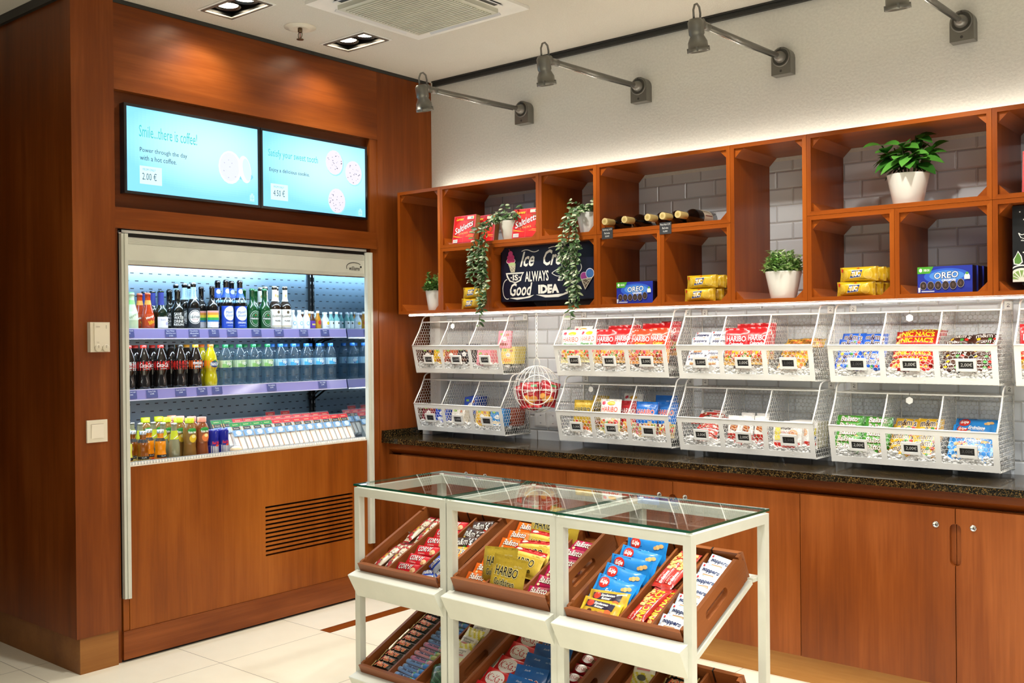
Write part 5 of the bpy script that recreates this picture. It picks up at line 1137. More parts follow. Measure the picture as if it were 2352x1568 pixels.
def basket_parts():
    out = []
    m = MB()
    for x in (.003, BW-.003):
        m.tube([(x, y, z) for y, z in hoop], .0036, 'white_metal', n=8); m.tube([(x, -.003, .168), (x, -.003, -BZ-.004)], .003, 'white_metal', n=6)
        m.tube([(x, -.003, -BZ-.004), (x, -.208, -BZ)], .003, 'white_metal', n=6); m.tube([(x, -.163, .131), (x, -.003, .131)], .0022, 'white_metal', n=6)
    m.tube([(0, -.163, .131), (BW, -.163, .131)], .0036, 'white_metal', n=8); m.tube([(0, -.241, 0), (BW, -.241, 0)], .0034, 'white_metal', n=8)
    m.tube([(0, -.003, -BZ-.004), (BW, -.003, -BZ-.004)], .003, 'white_metal', n=6); m.tube([(0, -.003, .131), (BW, -.003, .131)], .0022, 'white_metal', n=6)
    for x in (BW/3, 2*BW/3): m.tube([(x, -.003, .131), (x, -.003, -BZ)], .0018, 'white_metal', n=6)
    out.append(('frame', m.mesh('basket_frame')))
    m = MB(); g = .022; ww = (BW-4*g)/3; vt, vb = .022, .124
    nrm = V((0, -BZ, -.033)).normalized()
    def slab(x0, x1, va, vb_):
        q = [panelpt(x0, va), panelpt(x1, va), panelpt(x1, vb_), panelpt(x0, vb_)]; vs = [p+nrm*.0012 for p in q]+[p-nrm*.0012 for p in q]
        m.add(vs, [(3, 2, 1, 0), (4, 5, 6, 7), (0, 1, 5, 4), (1, 2, 6, 5), (2, 3, 7, 6), (3, 0, 4, 7)], 'white_metal')
    slab(0, BW, 0, vt); slab(0, BW, vb, BZ)
    for k in range(4): x = k*(ww+g); slab(x, x+g, vt, vb)
    out.append(('front_panel', m.mesh('basket_front_panel')))
    m = MB(); hexwire(m, g*.5, BW-g*.5, vt-.005, vb+.005, lambda u, v: panelpt(u, v)-nrm*.0016)
    out.append(('front_mesh', m.mesh('basket_front_mesh')))
    side = prof_s+[(-.0015, .131)]
    for x in (.002, BW-.002):
        m = MB(); hexwire(m, -.245, 0, -BZ-.004, .131, lambda u, v, x=x: V((x, u, v)), lambda p: inside(p, side)); out.append(('side_mesh', m.mesh('basket_side_mesh')))
    for x in (BW/3, 2*BW/3):
        m = MB(); hexwire(m, -.245, 0, -BZ-.004, .131, lambda u, v, x=x: V((x, u, v)), lambda p: inside(p, side)); m.tube([(x, y, z) for y, z in prof_s[2:]], .0032, 'white_metal', n=8); out.append(('divider', m.mesh('basket_divider')))
    m = MB(); hexwire(m, .003, BW-.003, -BZ, .131, lambda u, v: V((u, -.002, v))); out.append(('back_mesh', m.mesh('basket_back_mesh')))
    m = MB(); hexwire(m, .003, BW-.003, -.163, -.003, lambda u, v: V((u, v, .131))); out.append(('top_mesh', m.mesh('basket_top_mesh')))
    m = MB(); hexwire(m, .003, BW-.003, -.207, -.003, lambda u, v: V((u, v, -BZ-.001))); out.append(('bottom_mesh', m.mesh('basket_bottom_mesh')))
    for x in (.017, BW-.017):
        m = MB(); m.box((x-.014, -.0045, .133), (x+.014, -.0012, .166), 'white_metal'); m.box((x-.005, -.0052, .143), (x+.005, -.0046, .146), 'satin', C('6A6A68')); m.tube([(x-.005, -.005, .154), (x, -.005, .158), (x+.005, -.005, .154), (x-.004, -.005, .146)], .0009, 'satin', C('6A6A68'), 4); out.append(('wall_hook', m.mesh('basket_wall_hook')))
    return out, g, ww, nrm
BP, BG, BWW, BN = basket_parts()
CARD = {}
def holder(parent, bi, price, faint):
    cx = BG+BWW/2+bi*(BWW+BG)+.004; c = panelpt(cx, .074)+BN*.0015; ex = V((1, 0, 0)); ey = V((0, -.033, BZ)).normalized()
    S = lambda u, v, l: c+ex*u+ey*v+BN*(l+.0)
    if 'h' not in CARD:
        m = MB(); o = [(-.036, -.024), (.036, -.024), (.036, .024), (-.036, .024)]; i = [(-.0265, -.0145), (.0265, -.0145), (.0265, .0145), (-.0265, .0145)]
        m.ring(o, i, 'z', .0, .008, 'white_metal'); CARD['h'] = m.mesh('price_frame'); 
    mx = MX((( ex.x, ey.x, BN.x, c.x), (ex.y, ey.y, BN.y, c.y), (ex.z, ey.z, BN.z, c.z), (0, 0, 0, 1)))
    f = link('price_frame', CARD['h'], parent, mx); k = (price, faint)
    if k not in CARD:
        m = MB(); m.box((-.0264, -.0144, .0005), (.0264, .0144, .003), 'satin', C('17181A')); graphic(m, lambda u, v, l: V((u, v, .003+l)), [('t', price, .001, 0, .042, .015, '6A6A6C' if faint else 'DADAD8', {'sh': .12})], 'paper'); CARD[k] = m.mesh('price_board')
    link('price_board', CARD[k], f)
m = MB()
for bi in range(3):
    x0, x1 = BG*.3+bi*(BWW+BG)+.012, (bi+1)*(BWW+BG)+BG*.2-.004; q = random.Random(40+bi)
    nx, ny = 12, 8
    hz = lambda i, j: -BZ+.034+.014*sin(i*.9+bi)+.010*cos(j*1.1)+.006*q.random()
    g_ = [[V((x0+(x1-x0)*i/nx, -.204-.009*.5+ (.19)*j/ny, hz(i, j))) for i in range(nx+1)] for j in range(ny+1)]
    vs = [p for r_ in g_ for p in r_]; fs = [(j*(nx+1)+i, j*(nx+1)+i+1, (j+1)*(nx+1)+i+1, (j+1)*(nx+1)+i) for j in range(ny) for i in range(nx)]
    b0 = len(vs); vs += [V((x0+(x1-x0)*i/nx, -.2045, -BZ+.002)) for i in range(nx+1)]; fs += [(b0+i, b0+i+1, i+1, i) for i in range(nx)]
    m.add(vs, fs, 'paper', C('ECECEA'))
    for k in range(230):
        f = q.random(); px = q.uniform(x0, x1)
        if k < 130: zz = q.uniform(-BZ+.006, -BZ+.048+.012*sin(px*30+bi)); p = (px, -.207-.03*(zz+BZ)/BZ+.004, zz)
        else: p = (px, q.uniform(-.2, -.02), -BZ+.042+.010*sin(px*40)+q.uniform(-.004, .008))
        m.ball(p, q.uniform(.005, .0085), 'paper', C(q.choice(['F0F0EE', 'E6E6E4', 'F6F6F4', 'DEDEDC'])), 6, 4, (1, .9, .75), .14, False)
FILL = m.mesh('basket_filler')
COLN = ['first', 'second', 'third', 'fourth', 'last']
BK = {}
bxs = {(0, 0): (.069, 1.354), (1, 0): (.078, 1.033), (0, 1): (1.062, 1.354), (1, 1): (1.071, 1.032), (0, 2): (1.757, 1.352), (1, 2): (1.757, 1.03), (0, 3): (2.461, 1.351), (1, 3): (2.463, 1.027), (0, 4): (3.157, 1.351)}
prices = {(0, 0): '3 3 3', (1, 0): '3f 3 3f', (0, 1): '3 3 3', (1, 1): '3 3 3f', (0, 2): '2 3 3f', (1, 2): '2 2 25f', (0, 3): '2f 3 2', (1, 3): '2 2 3f', (0, 4): '3 3 3'}
hold = {(0, 0): 'chocolate squares with a pink one on top', (1, 0): 'chocolate squares, next to the wire globe', (0, 1): 'white and red gummy bags', (1, 1): 'gold, white and blue gummy bags', (0, 2): 'wafer packs, red bags and snacks', (1, 2): 'white and red chocolate packs', (0, 3): 'blue, red and brown snack packs', (1, 3): 'green, yellow and blue snack packs', (0, 4): 'a red bag, cut by the photo edge'}
for k, (x, z) in bxs.items():
    r_, c_ = k
    t = thing('wire_basket', f"{'lower' if r_ else 'upper'} white wire basket with {hold[k]}", 'wire basket', (x, 0, z), 'white three-bin wire baskets')
    for pn, me in BP: link(pn, me, t)
    for bi, p in enumerate(prices[k].split()): holder(t, bi, {'3': '3,00€', '2': '2,00€', '25': '2,50€'}[p.replace('f', '')], 'f' in p)
    o = link('white_filler', FILL, None, T(x, 0, z)); o['kind'] = 'stuff'; tag(o, f"white pebble and crinkle filler lying in the {COLN[c_]} {'lower' if r_ else 'upper'} wire basket", 'filler'); BK[k] = (x, z)
# small hexagon tags on hooks
m = MB(); m.prism([(.015*sin(pi/3*k), .015*cos(pi/3*k)) for k in range(6)], 'y', -.001, .001, 'white_metal'); HXT = m.mesh('hexagon_plate'); m = MB(); m.tube([(0, 0, .015), (0, .0, .026), (0, .004, .030), (0, .008, .027)], .0008, 'satin', C('4A4A4A'), 5); HXH = m.mesh('tag_hook')
for k, dx, lab in (((0, 0), .245, 'white hexagon tag hanging in the first upper basket'), ((1, 1), .165, 'white hexagon tag hanging in the second lower basket'), ((0, 3), .305, 'white hexagon tag hanging in the fourth upper basket'), ((1, 3), .30, 'small white hexagon tag hanging in the fourth lower basket')):
    x, z = BK[k]; t = thing('hexagon_tag', lab, 'tag', (x+dx, -.170, z+.106), 'hexagon basket tags'); link('plate', HXT, t); link('hook', HXH, t)
SIDEW = ['left', 'middle', 'right']
def binphrase(k, b): return f"{SIDEW[b]} bin, {COLN[k[1]]} {'lower' if k[0] else 'upper'} basket"
def inbin(k, b, key, what, cat, spots):
    x0, z0 = BK[k]; cx = BG*.5+BWW/2+b*(BWW+BG)+.006
    for dx, y, z, lean, rz, pos in spots:
        name, me, ht = PK[key]; h = max(v.co.y for v in me.vertices)
        lay(key, T(x0+cx+dx, y, z0+z) @ R(rz, 'Z') @ R(90-lean, 'X') @ T(0, h, 0), f"{what}, {pos}, {binphrase(k, b)}", cat, f"{what}s")
zf = -.088
two = [(-.045, -.188, zf, 8, 4, 'front left'), (.05, -.185, zf+.004, 10, -5, 'front right')]
def stk(n, y0, dy, z, dz, lean, x0=0, dxs=0, rz=0): return [(x0+dxs*i, y0+dy*i, z+dz*i, lean, rz+rnd.uniform(-3, 3), f"{ORD[i+1]} from front") for i in range(n)]
def pile(n, cols_, z0, dz, y0, dy, lean, w, rzj=5):
    """staggered heap: layers of packs, each a little further back and higher"""
    out = []; nm = {1: [''], 2: ['left', 'right']}[cols_]; ly = ['bottom layer', 'second layer', 'third layer', 'fourth layer', 'fifth layer', 'sixth layer']
    for i in range(n):
        for j in range(cols_): out.append(((j-(cols_-1)/2)*w+rnd.uniform(-.004, .004), y0+dy*i, z0+dz*i, lean+rnd.uniform(-6, 6), rnd.uniform(-rzj, rzj), (ly[i]+' '+nm[j]).strip()))
    return out
# first column: chocolate squares
inbin((0, 0), 0, 'q_brown', 'dark brown chocolate square', 'chocolate', stk(5, -.196, .014, -.10, 0, 8, -.035))
inbin((0, 0), 0, 'q_lemon', 'yellow chocolate square', 'chocolate', stk(4, -.192, .014, -.10, 0, 8, .058))
inbin((0, 0), 1, 'q_dark', 'black chocolate square', 'chocolate', stk(6, -.19, .014, -.095, .002, 8, .03))
inbin((0, 0), 1, 'q_rust', 'rust brown chocolate square', 'chocolate', stk(3, -.196, .014, -.10, 0, 8, -.062))
inbin((0, 0), 2, 'q_pink', 'pink chocolate square', 'chocolate', stk(6, -.20, .0138, -.116, 0, 8, -.03)+[(.035, -.10, -.015, 8, -2, 'raised on top')])
inbin((0, 0), 2, 'q_yellow', 'pale yellow chocolate square', 'chocolate', stk(7, -.105, .0135, -.10, 0, 8, .062))
inbin((1, 0), 0, 'q_maroon', 'maroon chocolate square', 'chocolate', stk(4, -.196, .014, -.10, 0, 8, -.04))
inbin((1, 0), 0, 'q_blue', 'blue chocolate square', 'chocolate', stk(3, -.19, .014, -.10, 0, 8, .056))
inbin((1, 0), 1, 'q_white', 'cream white chocolate square', 'chocolate', stk(5, -.198, .014, -.105, 0, 8, -.02))
inbin((1, 0), 1, 'q_blue', 'deep blue chocolate square', 'chocolate', stk(6, -.115, .014, -.055, .001, 8, -.005))
inbin((1, 0), 2, 'q_lemon', 'bright yellow chocolate square', 'chocolate', stk(3, -.196, .014, -.105, 0, 8, -.055))
inbin((1, 0), 2, 'q_sky', 'sky blue chocolate square', 'chocolate', stk(4, -.19, .014, -.105, 0, 8, .045))
inbin((1, 0), 2, 'q_rust', 'rust red chocolate square', 'chocolate', stk(6, -.10, .0135, -.108, 0, 8, .05))
# gummy bags
back2 = [(-.03, -.135, zf+.022, 14, -3, 'back left'), (.045, -.13, zf+.025, 14, 5, 'back right')]
inbin((0, 1), 0, 'g_white', 'white gummy bag with red lettering', 'gummy bag', two+back2[:1])
inbin((0, 1), 1, 'g_red', 'deep red gummy bag', 'gummy bag', two+back2)
inbin((0, 1), 2, 'g_orange', 'orange red gummy bag', 'gummy bag', [(-.05, -.186, zf, 9, 5, 'front left'), (.05, -.19, zf+.004, 8, -4, 'front right')])
inbin((0, 1), 2, 'g_red', 'deep red gummy bag', 'gummy bag', [(-.03, -.135, zf+.03, 14, 3, 'back left'), (.055, -.125, zf+.038, 14, -6, 'back right')])
inbin((1, 1), 0, 'g_gold', 'gold gummy bag', 'gummy bag', [(.01, -.186, zf-.024, 10, 3, 'front'), (.05, -.13, zf, 16, -12, 'back')])
inbin((1, 1), 1, 'g_white', 'white gummy bag with red lettering', 'gummy bag', [(-.03, -.19, zf-.014, 8, 3, 'front'), (.04, -.12, zf+.014, 14, -4, 'back')])
inbin((1, 1), 1, 'g_red', 'deep red gummy bag', 'gummy bag', [(.05, -.165, zf-.02, 12, -8, 'behind the white one')])
inbin((1, 1), 2, 'g_blue', 'blue gummy bag', 'gummy bag', [(-.035, -.188, zf-.02, 9, 3, 'front left'), (.055, -.165, zf-.02, 12, -7, 'front right'), (.02, -.12, zf+.01, 14, 2, 'back')])
inbin((0, 2), 0, 'b_noppers', 'blue and white wafer pack', 'wafer pack', pile(5, 2, -.098, .027, -.198, .017, 28, .092))
inbin((0, 2), 1, 'g_red', 'scarlet gummy bag', 'gummy bag', two+back2)
inbin((0, 2), 2, 'w_snack', 'yellow snack bag', 'snack bag', pile(4, 1, -.098, .026, -.185, .022, 48, .1, 12)+[(.055, -.12, -.01, 60, 10, 'back right')])
inbin((1, 2), 0, 'k_kinder', 'red and white chocolate bar pack', 'chocolate', pile(5, 1, -.104, .024, -.19, .018, 45, .1, 9)+[(.04, -.13, -.03, 55, -12, 'back right'), (-.05, -.10, -.04, 55, 10, 'back left')])
inbin((1, 2), 1, 'k_riegel', 'tall white chocolate pack', 'chocolate', [(-.06, -.19, -.116, 9, 3, 'front left'), (.0, -.192, -.118, 8, -2, 'front middle'), (.062, -.188, -.114, 9, -4, 'front right'), (-.02, -.15, -.104, 12, 2, 'back left'), (.05, -.15, -.104, 12, -3, 'back right')])
inbin((1, 2), 2, 'k_box', 'white chocolate box with red base', 'chocolate box', [(-.01, -.198, -.118, 8, 2, 'front'), (.02, -.165, -.112, 8, 0, 'behind the front one')])
inbin((1, 2), 2, 'k_yellow', 'white and yellow chocolate box', 'chocolate box', [(.03+.003*i, -.125+.023*i, -.112, 6, 0, f"{ORD[i+1]} from front, at back") for i in range(4)])
inbin((0, 3), 0, 'm_blue', 'blue candy pack', 'candy pack', pile(5, 2, -.10, .024, -.20, .016, 36, .098, 10))
inbin((0, 3), 1, 'b_nicnac', 'red nut bag with yellow lettering', 'nut bag', pile(6, 1, -.10, .024, -.198, .018, 42, .1, 7)+[(.02, -.09, .035, 60, 8, 'top'), ])
inbin((0, 3), 2, 'm_brown', 'brown candy pack', 'candy pack', pile(6, 2, -.10, .021, -.195, .017, 60, .098, 16))
inbin((1, 3), 0, 'b_green', 'green cereal bar', 'cereal bar', pile(5, 2, -.112, .026, -.20, .013, 20, .112, 4))
inbin((1, 3), 1, 'm_yellow', 'yellow candy pack', 'candy pack', pile(5, 2, -.116, .024, -.20, .018, 40, .092, 9))
inbin((1, 3), 2, 'b_ultje', 'blue nut bag', 'nut bag', pile(5, 1, -.116, .022, -.195, .018, 45, .1, 5))
inbin((0, 4), 0, 'g_red', 'crimson gummy bag', 'gummy bag', two+back2[:1])

# ------------------------------------------------------------------ hanging wire globe
gc = V((.915, -.19, 1.132)); gr = .119
t = thing('hanging_globe_basket', 'white round wire globe hanging on a chain between the baskets', 'hanging basket', gc)
m = MB()
for k in range(12):
    a = pi*k/12; m.tube([(gr*sin(b_)*cos(a), gr*sin(b_)*sin(a), gr*cos(b_)) for b_ in [2*pi*j/40 for j in range(40)]], .0012, 'white_metal', n=5, closed=True)
for f in (-.78, -.42, .0, .42, .72):
    r_ = gr*sqrt(1-f*f); m.tube([(r_*cos(2*pi*j/40), r_*sin(2*pi*j/40), gr*f) for j in range(40)], .0013, 'white_metal', n=5, closed=True)
m.build('wire_cage', t)
m = MB(); vd = (CAM-gc).normalized(); vd = (vd+V((0, 0, -.05))).normalized(); e1 = V((0, 0, 1)).cross(vd).normalized(); e2 = vd.cross(e1); ro = gr*.62; off = sqrt(gr*gr-ro*ro)
m.tube([vd*(off+.002)+e1*(ro*cos(2*pi*j/36))+e2*(ro*sin(2*pi*j/36)) for j in range(36)], .0026, 'white_metal', n=6, closed=True); m.build('opening_ring', t)
m = MB(); m.tube([(-.018, 0, gr-.002), (-.018, 0, gr+.02), (-.012, 0, gr+.034), (0, 0, gr+.04), (.012, 0, gr+.034), (.018, 0, gr+.02), (.018, 0, gr-.002)], .0022, 'white_metal', n=6); m.build('hanger', t)
m = MB(); z = gr+.038; k = 0
while z < 1.505-gc.z:
    q = R(90*(k % 2), 'Z'); pts = [q @ V((.0055*cos(a), 0, .0125*sin(a)+z+.010)) for a in [2*pi*j/12 for j in range(12)]]; m.tube(pts, .0014, 'white_metal', n=5, closed=True); z += .0205; k += 1
m.tube([(0, 0, z-.004), (0.006, 0, z+.004), (0, 0, ZB-gc.z-.001)], .0014, 'white_metal', n=5); m.build('chain', t)
for i, (dx, dy, dz, lean, rz, roll_, lab) in enumerate([(.0, -.05, -.075, 8, 34, 3, 'red crisp bag in front in the wire globe'), (.055, .0, -.07, 10, 30, -14, 'red crisp bag leaning at right in the wire globe'), (-.055, .005, -.085, 12, 40, 14, 'red crisp bag leaning at left in the wire globe'), (.0, .05, -.08, 14, 20, 0, 'red crisp bag at the back in the wire globe'), (.01, -.055, -.088, 82, 20, 10, 'red crisp bag lying at the bottom of the wire globe')]):
    lay('c_chips', T(*gc) @ T(dx, dy, dz) @ R(rz, 'Z') @ R(90-lean, 'X') @ R(roll_, 'Z') @ T(0, .05, 0), lab, 'crisps', 'red crisp bags in the globe')

# ------------------------------------------------------------------ display stands
SW, SD, SH = .490, .464, .846; PS = .027; TILT = 25.5
UN = ['left', 'middle', 'right']
UM = [T(1.184, -1.655, 0) @ R(-1.9, 'Z'), T(1.680, -1.670, 0) @ R(-1.9, 'Z'), T(2.172, -1.690, 0) @ R(-1.9, 'Z')]
def fascia(z):
    m = MB(); m.prism([(.0265, z+.424), (0, z+.424), (-.045, z+.508), (-.0435, z+.5105), (.004, z+.5235), (.0265, z+.5)], 'x', .012, SW-.012, 'cream_metal'); return m
def sheet(z):
    m = MB(); q = T(0, .028, z+.4455) @ R(TILT, 'X')
    m.box((PS+.001, 0, 0), (SW-PS-.001, .415, .0035), 'cream_metal', None, q); m.box((PS+.001, 0, -.012), (PS+.003, .415, 0), 'cream_metal', None, q); m.box((SW-PS-.003, 0, -.012), (SW-PS-.001, .415, 0), 'cream_metal', None, q)
    m.box((PS+.001, .41, z+.618), (SW-PS-.001, SD-.001, z+.63), 'cream_metal'); return m
SM = {}
def unit(i):
    t = thing('display_stand', f"cream metal display stand with glass top, {UN[i]} of three", 'display stand', UM[i], 'cream metal display stands')
    if not SM:
        m = MB(); zt = SH-.014
        m.box((PS, 0, zt-.031), (SW-PS, PS, zt), 'cream_metal'); m.box((PS, SD-PS, zt-.031), (SW-PS, SD, zt), 'cream_metal'); m.box((0, PS, zt-.031), (PS, SD-PS, zt), 'cream_metal'); m.box((SW-PS, PS, zt-.031), (SW, SD-PS, zt), 'cream_metal')
        SM['top_frame'] = m.mesh('stand_top_frame')
        m = MB(); m.box((0, 0, 0), (PS, PS, zt), 'cream_metal'); SM['post'] = m.mesh('stand_post')
        m = MB(); m.box((0, SD-PS, .05), (SW-2*PS-.001, SD, .077), 'cream_metal'); SM['rail'] = m.mesh('stand_rail')
        SM['f0'] = fascia(0).mesh('stand_fascia'); SM['f1'] = fascia(-.383).mesh('stand_fascia_low')
        SM['s0'] = sheet(0).mesh('stand_shelf'); SM['s1'] = sheet(-.383).mesh('stand_shelf_low')
        m = MB(); a, b_ = (.0, -.004, SH-.0075), (SW, SD+.004, SH)
        vs = [(a[0], a[1], a[2]), (b_[0], a[1], a[2]), (b_[0], b_[1], a[2]), (a[0], b_[1], a[2]), (a[0], a[1], b_[2]), (b_[0], a[1], b_[2]), (b_[0], b_[1], b_[2]), (a[0], b_[1], b_[2])]
        m.add(vs, [(4, 5, 6, 7)], 'table_glass', C('C8E0D8')); m.add(vs, [(0, 1, 5, 4), (1, 2, 6, 5), (2, 3, 7, 6), (3, 0, 4, 7)], 'gloss', C('0E4632')); SM['glass'] = m.mesh('stand_glass')
        m = MB(); m.lathe([(0, 0), (.009, 0), (.009, .006), (0, .006)], 'ceramic', C('E8E6DA'), 14); SM['pad'] = m.mesh('stand_pad')
    link('top_frame', SM['top_frame'], t)
    for x, y in ((0, 0), (SW-PS, 0), (0, SD-PS), (SW-PS, SD-PS)): link('post', SM['post'], t, T(x, y, 0))
    link('back_rail', SM['rail'], t, T(PS, 0, 0))
    for k in '01':
        s_ = link('sloping_shelf', SM['s'+k], t); link('front_fascia', SM['f'+k], s_)
    g = link('glass_top', SM['glass'], t)
    for x, y in ((.014, .014), (SW-.014, .014), (.014, SD-.014), (SW-.014, SD-.014)): link('glass_pad', SM['pad'], g, T(x, y, SH-.0138))
for i in range(3): unit(i)
# wooden trays
TW, TL, TH2, TT = .424, .400, .096, .013
TO = {(0, 0): (-.018, .001), (1, 0): (-.02, .022), (2, 0): (-.008, .001), (0, 1): (-.018, .001), (1, 1): (-.014, .004), (2, 1): (-.008, .001)}
def tmx(i, low): return UM[i] @ T(.034, .0425+TO[i, low][0], .4645+TO[i, low][1]-(.383 if low else 0)) @ R(TILT, 'X')
TM = {}
def tray(i, low, divs, lab):
    t = thing('wooden_tray', lab, 'tray', tmx(i, low), 'wooden sloping trays')
    if not TM:
        m = MB(); m.prism([(.0, 0), (TW, 0), (TW-TT, TT), (TT, TT)], 'z', 0, TH2, 'tray_x'); TM['front_wall'] = m.mesh('tray_front')
        m = MB(); m.prism([(TW, TL), (0, TL), (TT, TL-TT), (TW-TT, TL-TT)], 'z', 0, TH2, 'tray_x'); TM['back_wall'] = m.mesh('tray_back')
        for nm, x0, x1 in (('L', .0, TT), ('R', TW-TT, TW)):
            m = MB(); n = 32; cy, cz, hw, hr = TL*.5, .049, .052, .0165; inner = []; outer = []
            for k in range(n):
                a = 2*pi*(k+.5)/n-pi/4*0; c_, s_ = cos(a), sin(a); inner.append((cy+(hw if c_ > 0 else -hw)+hr*c_, cz+hr*s_))
                q = max(abs(c_)/(TL/2-TT*.5), abs(s_)/(TH2/2)) ; outer.append((TL/2+c_/q, TH2/2+s_/q))
            m.ring(outer, inner, 'x', x0, x1, 'tray_y')
            for (ya, za) in ((TT*.5, 0), (TL-TT*.5, 0), (TT*.5, TH2), (TL-TT*.5, TH2)):      # square off the corners between ring samples
                pts = [o for o in outer if abs(o[0]-ya) < .075 and abs(o[1]-za) < .03]
            m.box((x0+.001, TT, 0), (x1-.001, TT+.018, TH2-.0005), 'tray_y'); m.box((x0+.001, TL-TT-.018, 0), (x1-.001, TL-TT, TH2-.0005), 'tray_y'); TM['side'+nm] = m.mesh('tray_side')
        m = MB(); m.box((TT, TT, .030), (TW-TT, TL-TT, .042), 'tray_y'); TM['base'] = m.mesh('tray_base')
        m = MB(); m.box((-.004, TT+.0005, .0422), (.004, TL-TT-.0005, .082), 'tray_y'); TM['div'] = m.mesh('tray_divider')
        m = MB(); m.box((-.0022, TL-TT-.0022, .05), (.0022, TL-TT-.0002, TH2), 'satin', C('1C120C')); m.box((-.0022, TL-TT-.002, TH2), (.0022, TL-.001, TH2+.0015), 'satin', C('1C120C')); TM['clip'] = m.mesh('tray_clip')
    for nm in ('front_wall', 'back_wall', 'base'): link(nm, TM[nm], t)
    link('side_wall', TM['sideL'], t); link('side_wall', TM['sideR'], t)
    for d in divs:
        link('divider', TM['div'], t, T(d, 0, 0))
    for d in (.12, .18, .24, .32): link('divider_clip', TM['clip'], t, T(d, 0, 0))
tray(0, 0, (.140, .285), 'upper wooden tray of the left display stand, with red and blue sweets')
tray(1, 0, (.140, .300), 'upper wooden tray of the middle display stand, with orange bars and gold bags')
tray(2, 0, (.190, .305), 'upper wooden tray of the right display stand, with blue nut bags')
tray(0, 1, (.140, .285), 'lower wooden tray of the left display stand, with black chocolate bars')
tray(1, 1, (.168, .312), 'lower wooden tray of the middle display stand, with red chocolate packs')
tray(2, 1, (.140, .300), 'lower wooden tray of the right display stand, mostly empty')
def intray(i, low, comp, key, what, cat, spots, n0=.044):
    n = len(spots)
    for k, s_ in enumerate(spots):
        x, s, tilt, rz = s_[:4]; lift = s_[4] if len(s_) > 4 else 0; pos = s_[5] if len(s_) > 5 else (f"{ORD[k+1]} from front" if n > 1 else 'alone')
        name, me, ht = PK[key]; hh = max(v.co.y for v in me.vertices); hw = max(v.co.x for v in me.vertices)
        ext = abs(hh*cos(radians(rz)))+abs(hw*sin(radians(rz)))
        mx = tmx(i, low) @ T(x, s, n0+ht+.001+lift+ext*sin(radians(abs(tilt)))) @ R(tilt, 'X') @ R(rz, 'Z')
        lay(key, mx, f"{what}, {pos}, {comp} compartment of {UN[i]} {'lower' if low else 'upper'} tray", cat, f"{what}s in the tray")
def line(x, s0, ds, n, tilt=14, j=3, rz=0): return [(x+rnd.uniform(-.004, .004), s0+ds*k, tilt+rnd.uniform(-3, 3), rz+rnd.uniform(-j, j)) for k in range(n)]
# left stand, upper
intray(0, 0, 'left', 'b_waffle', 'red and white wrapped waffle', 'wafer', [(.05, .105, 3, 84), (.098, .11, 3, 96), (.052, .285, 3, 87), (.102, .285, 3, 92)])
intray(0, 0, 'middle', 'b_corny', 'red cereal bar', 'cereal bar', line(.212, .055, .055, 6, 26, 3))
intray(0, 0, 'right', 'm_mini', 'small blue candy pack', 'candy pack', [(.325, .05, 12, 20, 0, 'front left'), (.378, .055, 10, -30, 0, 'front right'), (.35, .085, 30, 60, .014, 'behind two')])
intray(0, 0, 'right', 'm_minigold', 'small yellow candy pack', 'candy pack', [(.325, .125, 14, -15, 0, 'left'), (.38, .13, 20, 25, .004, 'right')])
intray(0, 0, 'right', 'm_yellow', 'yellow candy pack', 'candy pack', [(.352, .185, 14, 6)])
intray(0, 0, 'right', 'm_brown', 'brown candy pack', 'candy pack', [(.352, .235, 22, 10), (.35, .285, 26, -6), (.352, .335, 26, 8)])
# middle stand, upper
intray(1, 0, 'left', 'b_orange', 'orange cereal bar', 'cereal bar', line(.074, .05, .05, 7, 28, 3))
intray(1, 0, 'middle', 'g_big', 'gold gummy bag standing upright', 'gummy bag', [(.235, .045, 50, -3, -.004, 'in front right'), (.165, .085, 50, 4, -.004, 'behind left')])
intray(1, 0, 'middle', 'g_lie', 'gold gummy bag lying back', 'gummy bag', [(.222, .15, 30, -4), (.218, .20, 30, 4), (.222, .25, 32, -3)])
intray(1, 0, 'middle', 'g_big', 'gold gummy bag standing upright', 'gummy bag', [(.19, .325, 46, 0, -.01, 'at the back left'), (.245, .35, 46, -4, -.01, 'at the back right')])
intray(1, 0, 'right', 'b_magenta', 'magenta cereal bar', 'cereal bar', line(.358, .045, .052, 6, 24, 3))
# right stand, upper
intray(2, 0, 'left', 'b_student', 'yellow and purple trail mix bag', 'nut bag', [(.098, .05, 22, -2), (.106, .085, 26, 3, .004)])
intray(2, 0, 'left', 'b_ultje', 'blue nut bag', 'nut bag', [(.10, .128, 30, -8), (.102, .178, 34, -8, .002), (.104, .228, 48, -3), (.10, .282, 34, -6, .002), (.102, .338, 52, -2)])
intray(2, 0, 'middle', 'b_nuts', 'red nut bar with peanuts', 'nut bar', [(.222, .115, 3, 84, 0, 'front left'), (.225, .285, 6, 82, .01, 'back left'), (.268, .275, 6, 80, .018, 'back right')])
intray(2, 0, 'middle', 'b_nicnac', 'red nut bar with yellow lettering', 'nut bar', [(.254, .11, 3, 82, .012, 'front middle'), (.283, .125, 3, 84, 0, 'front right')])
intray(2, 0, 'right', 'b_noppers', 'white wafer pack', 'wafer pack', line(.358, .05, .05, 7, 22, 5, -6))
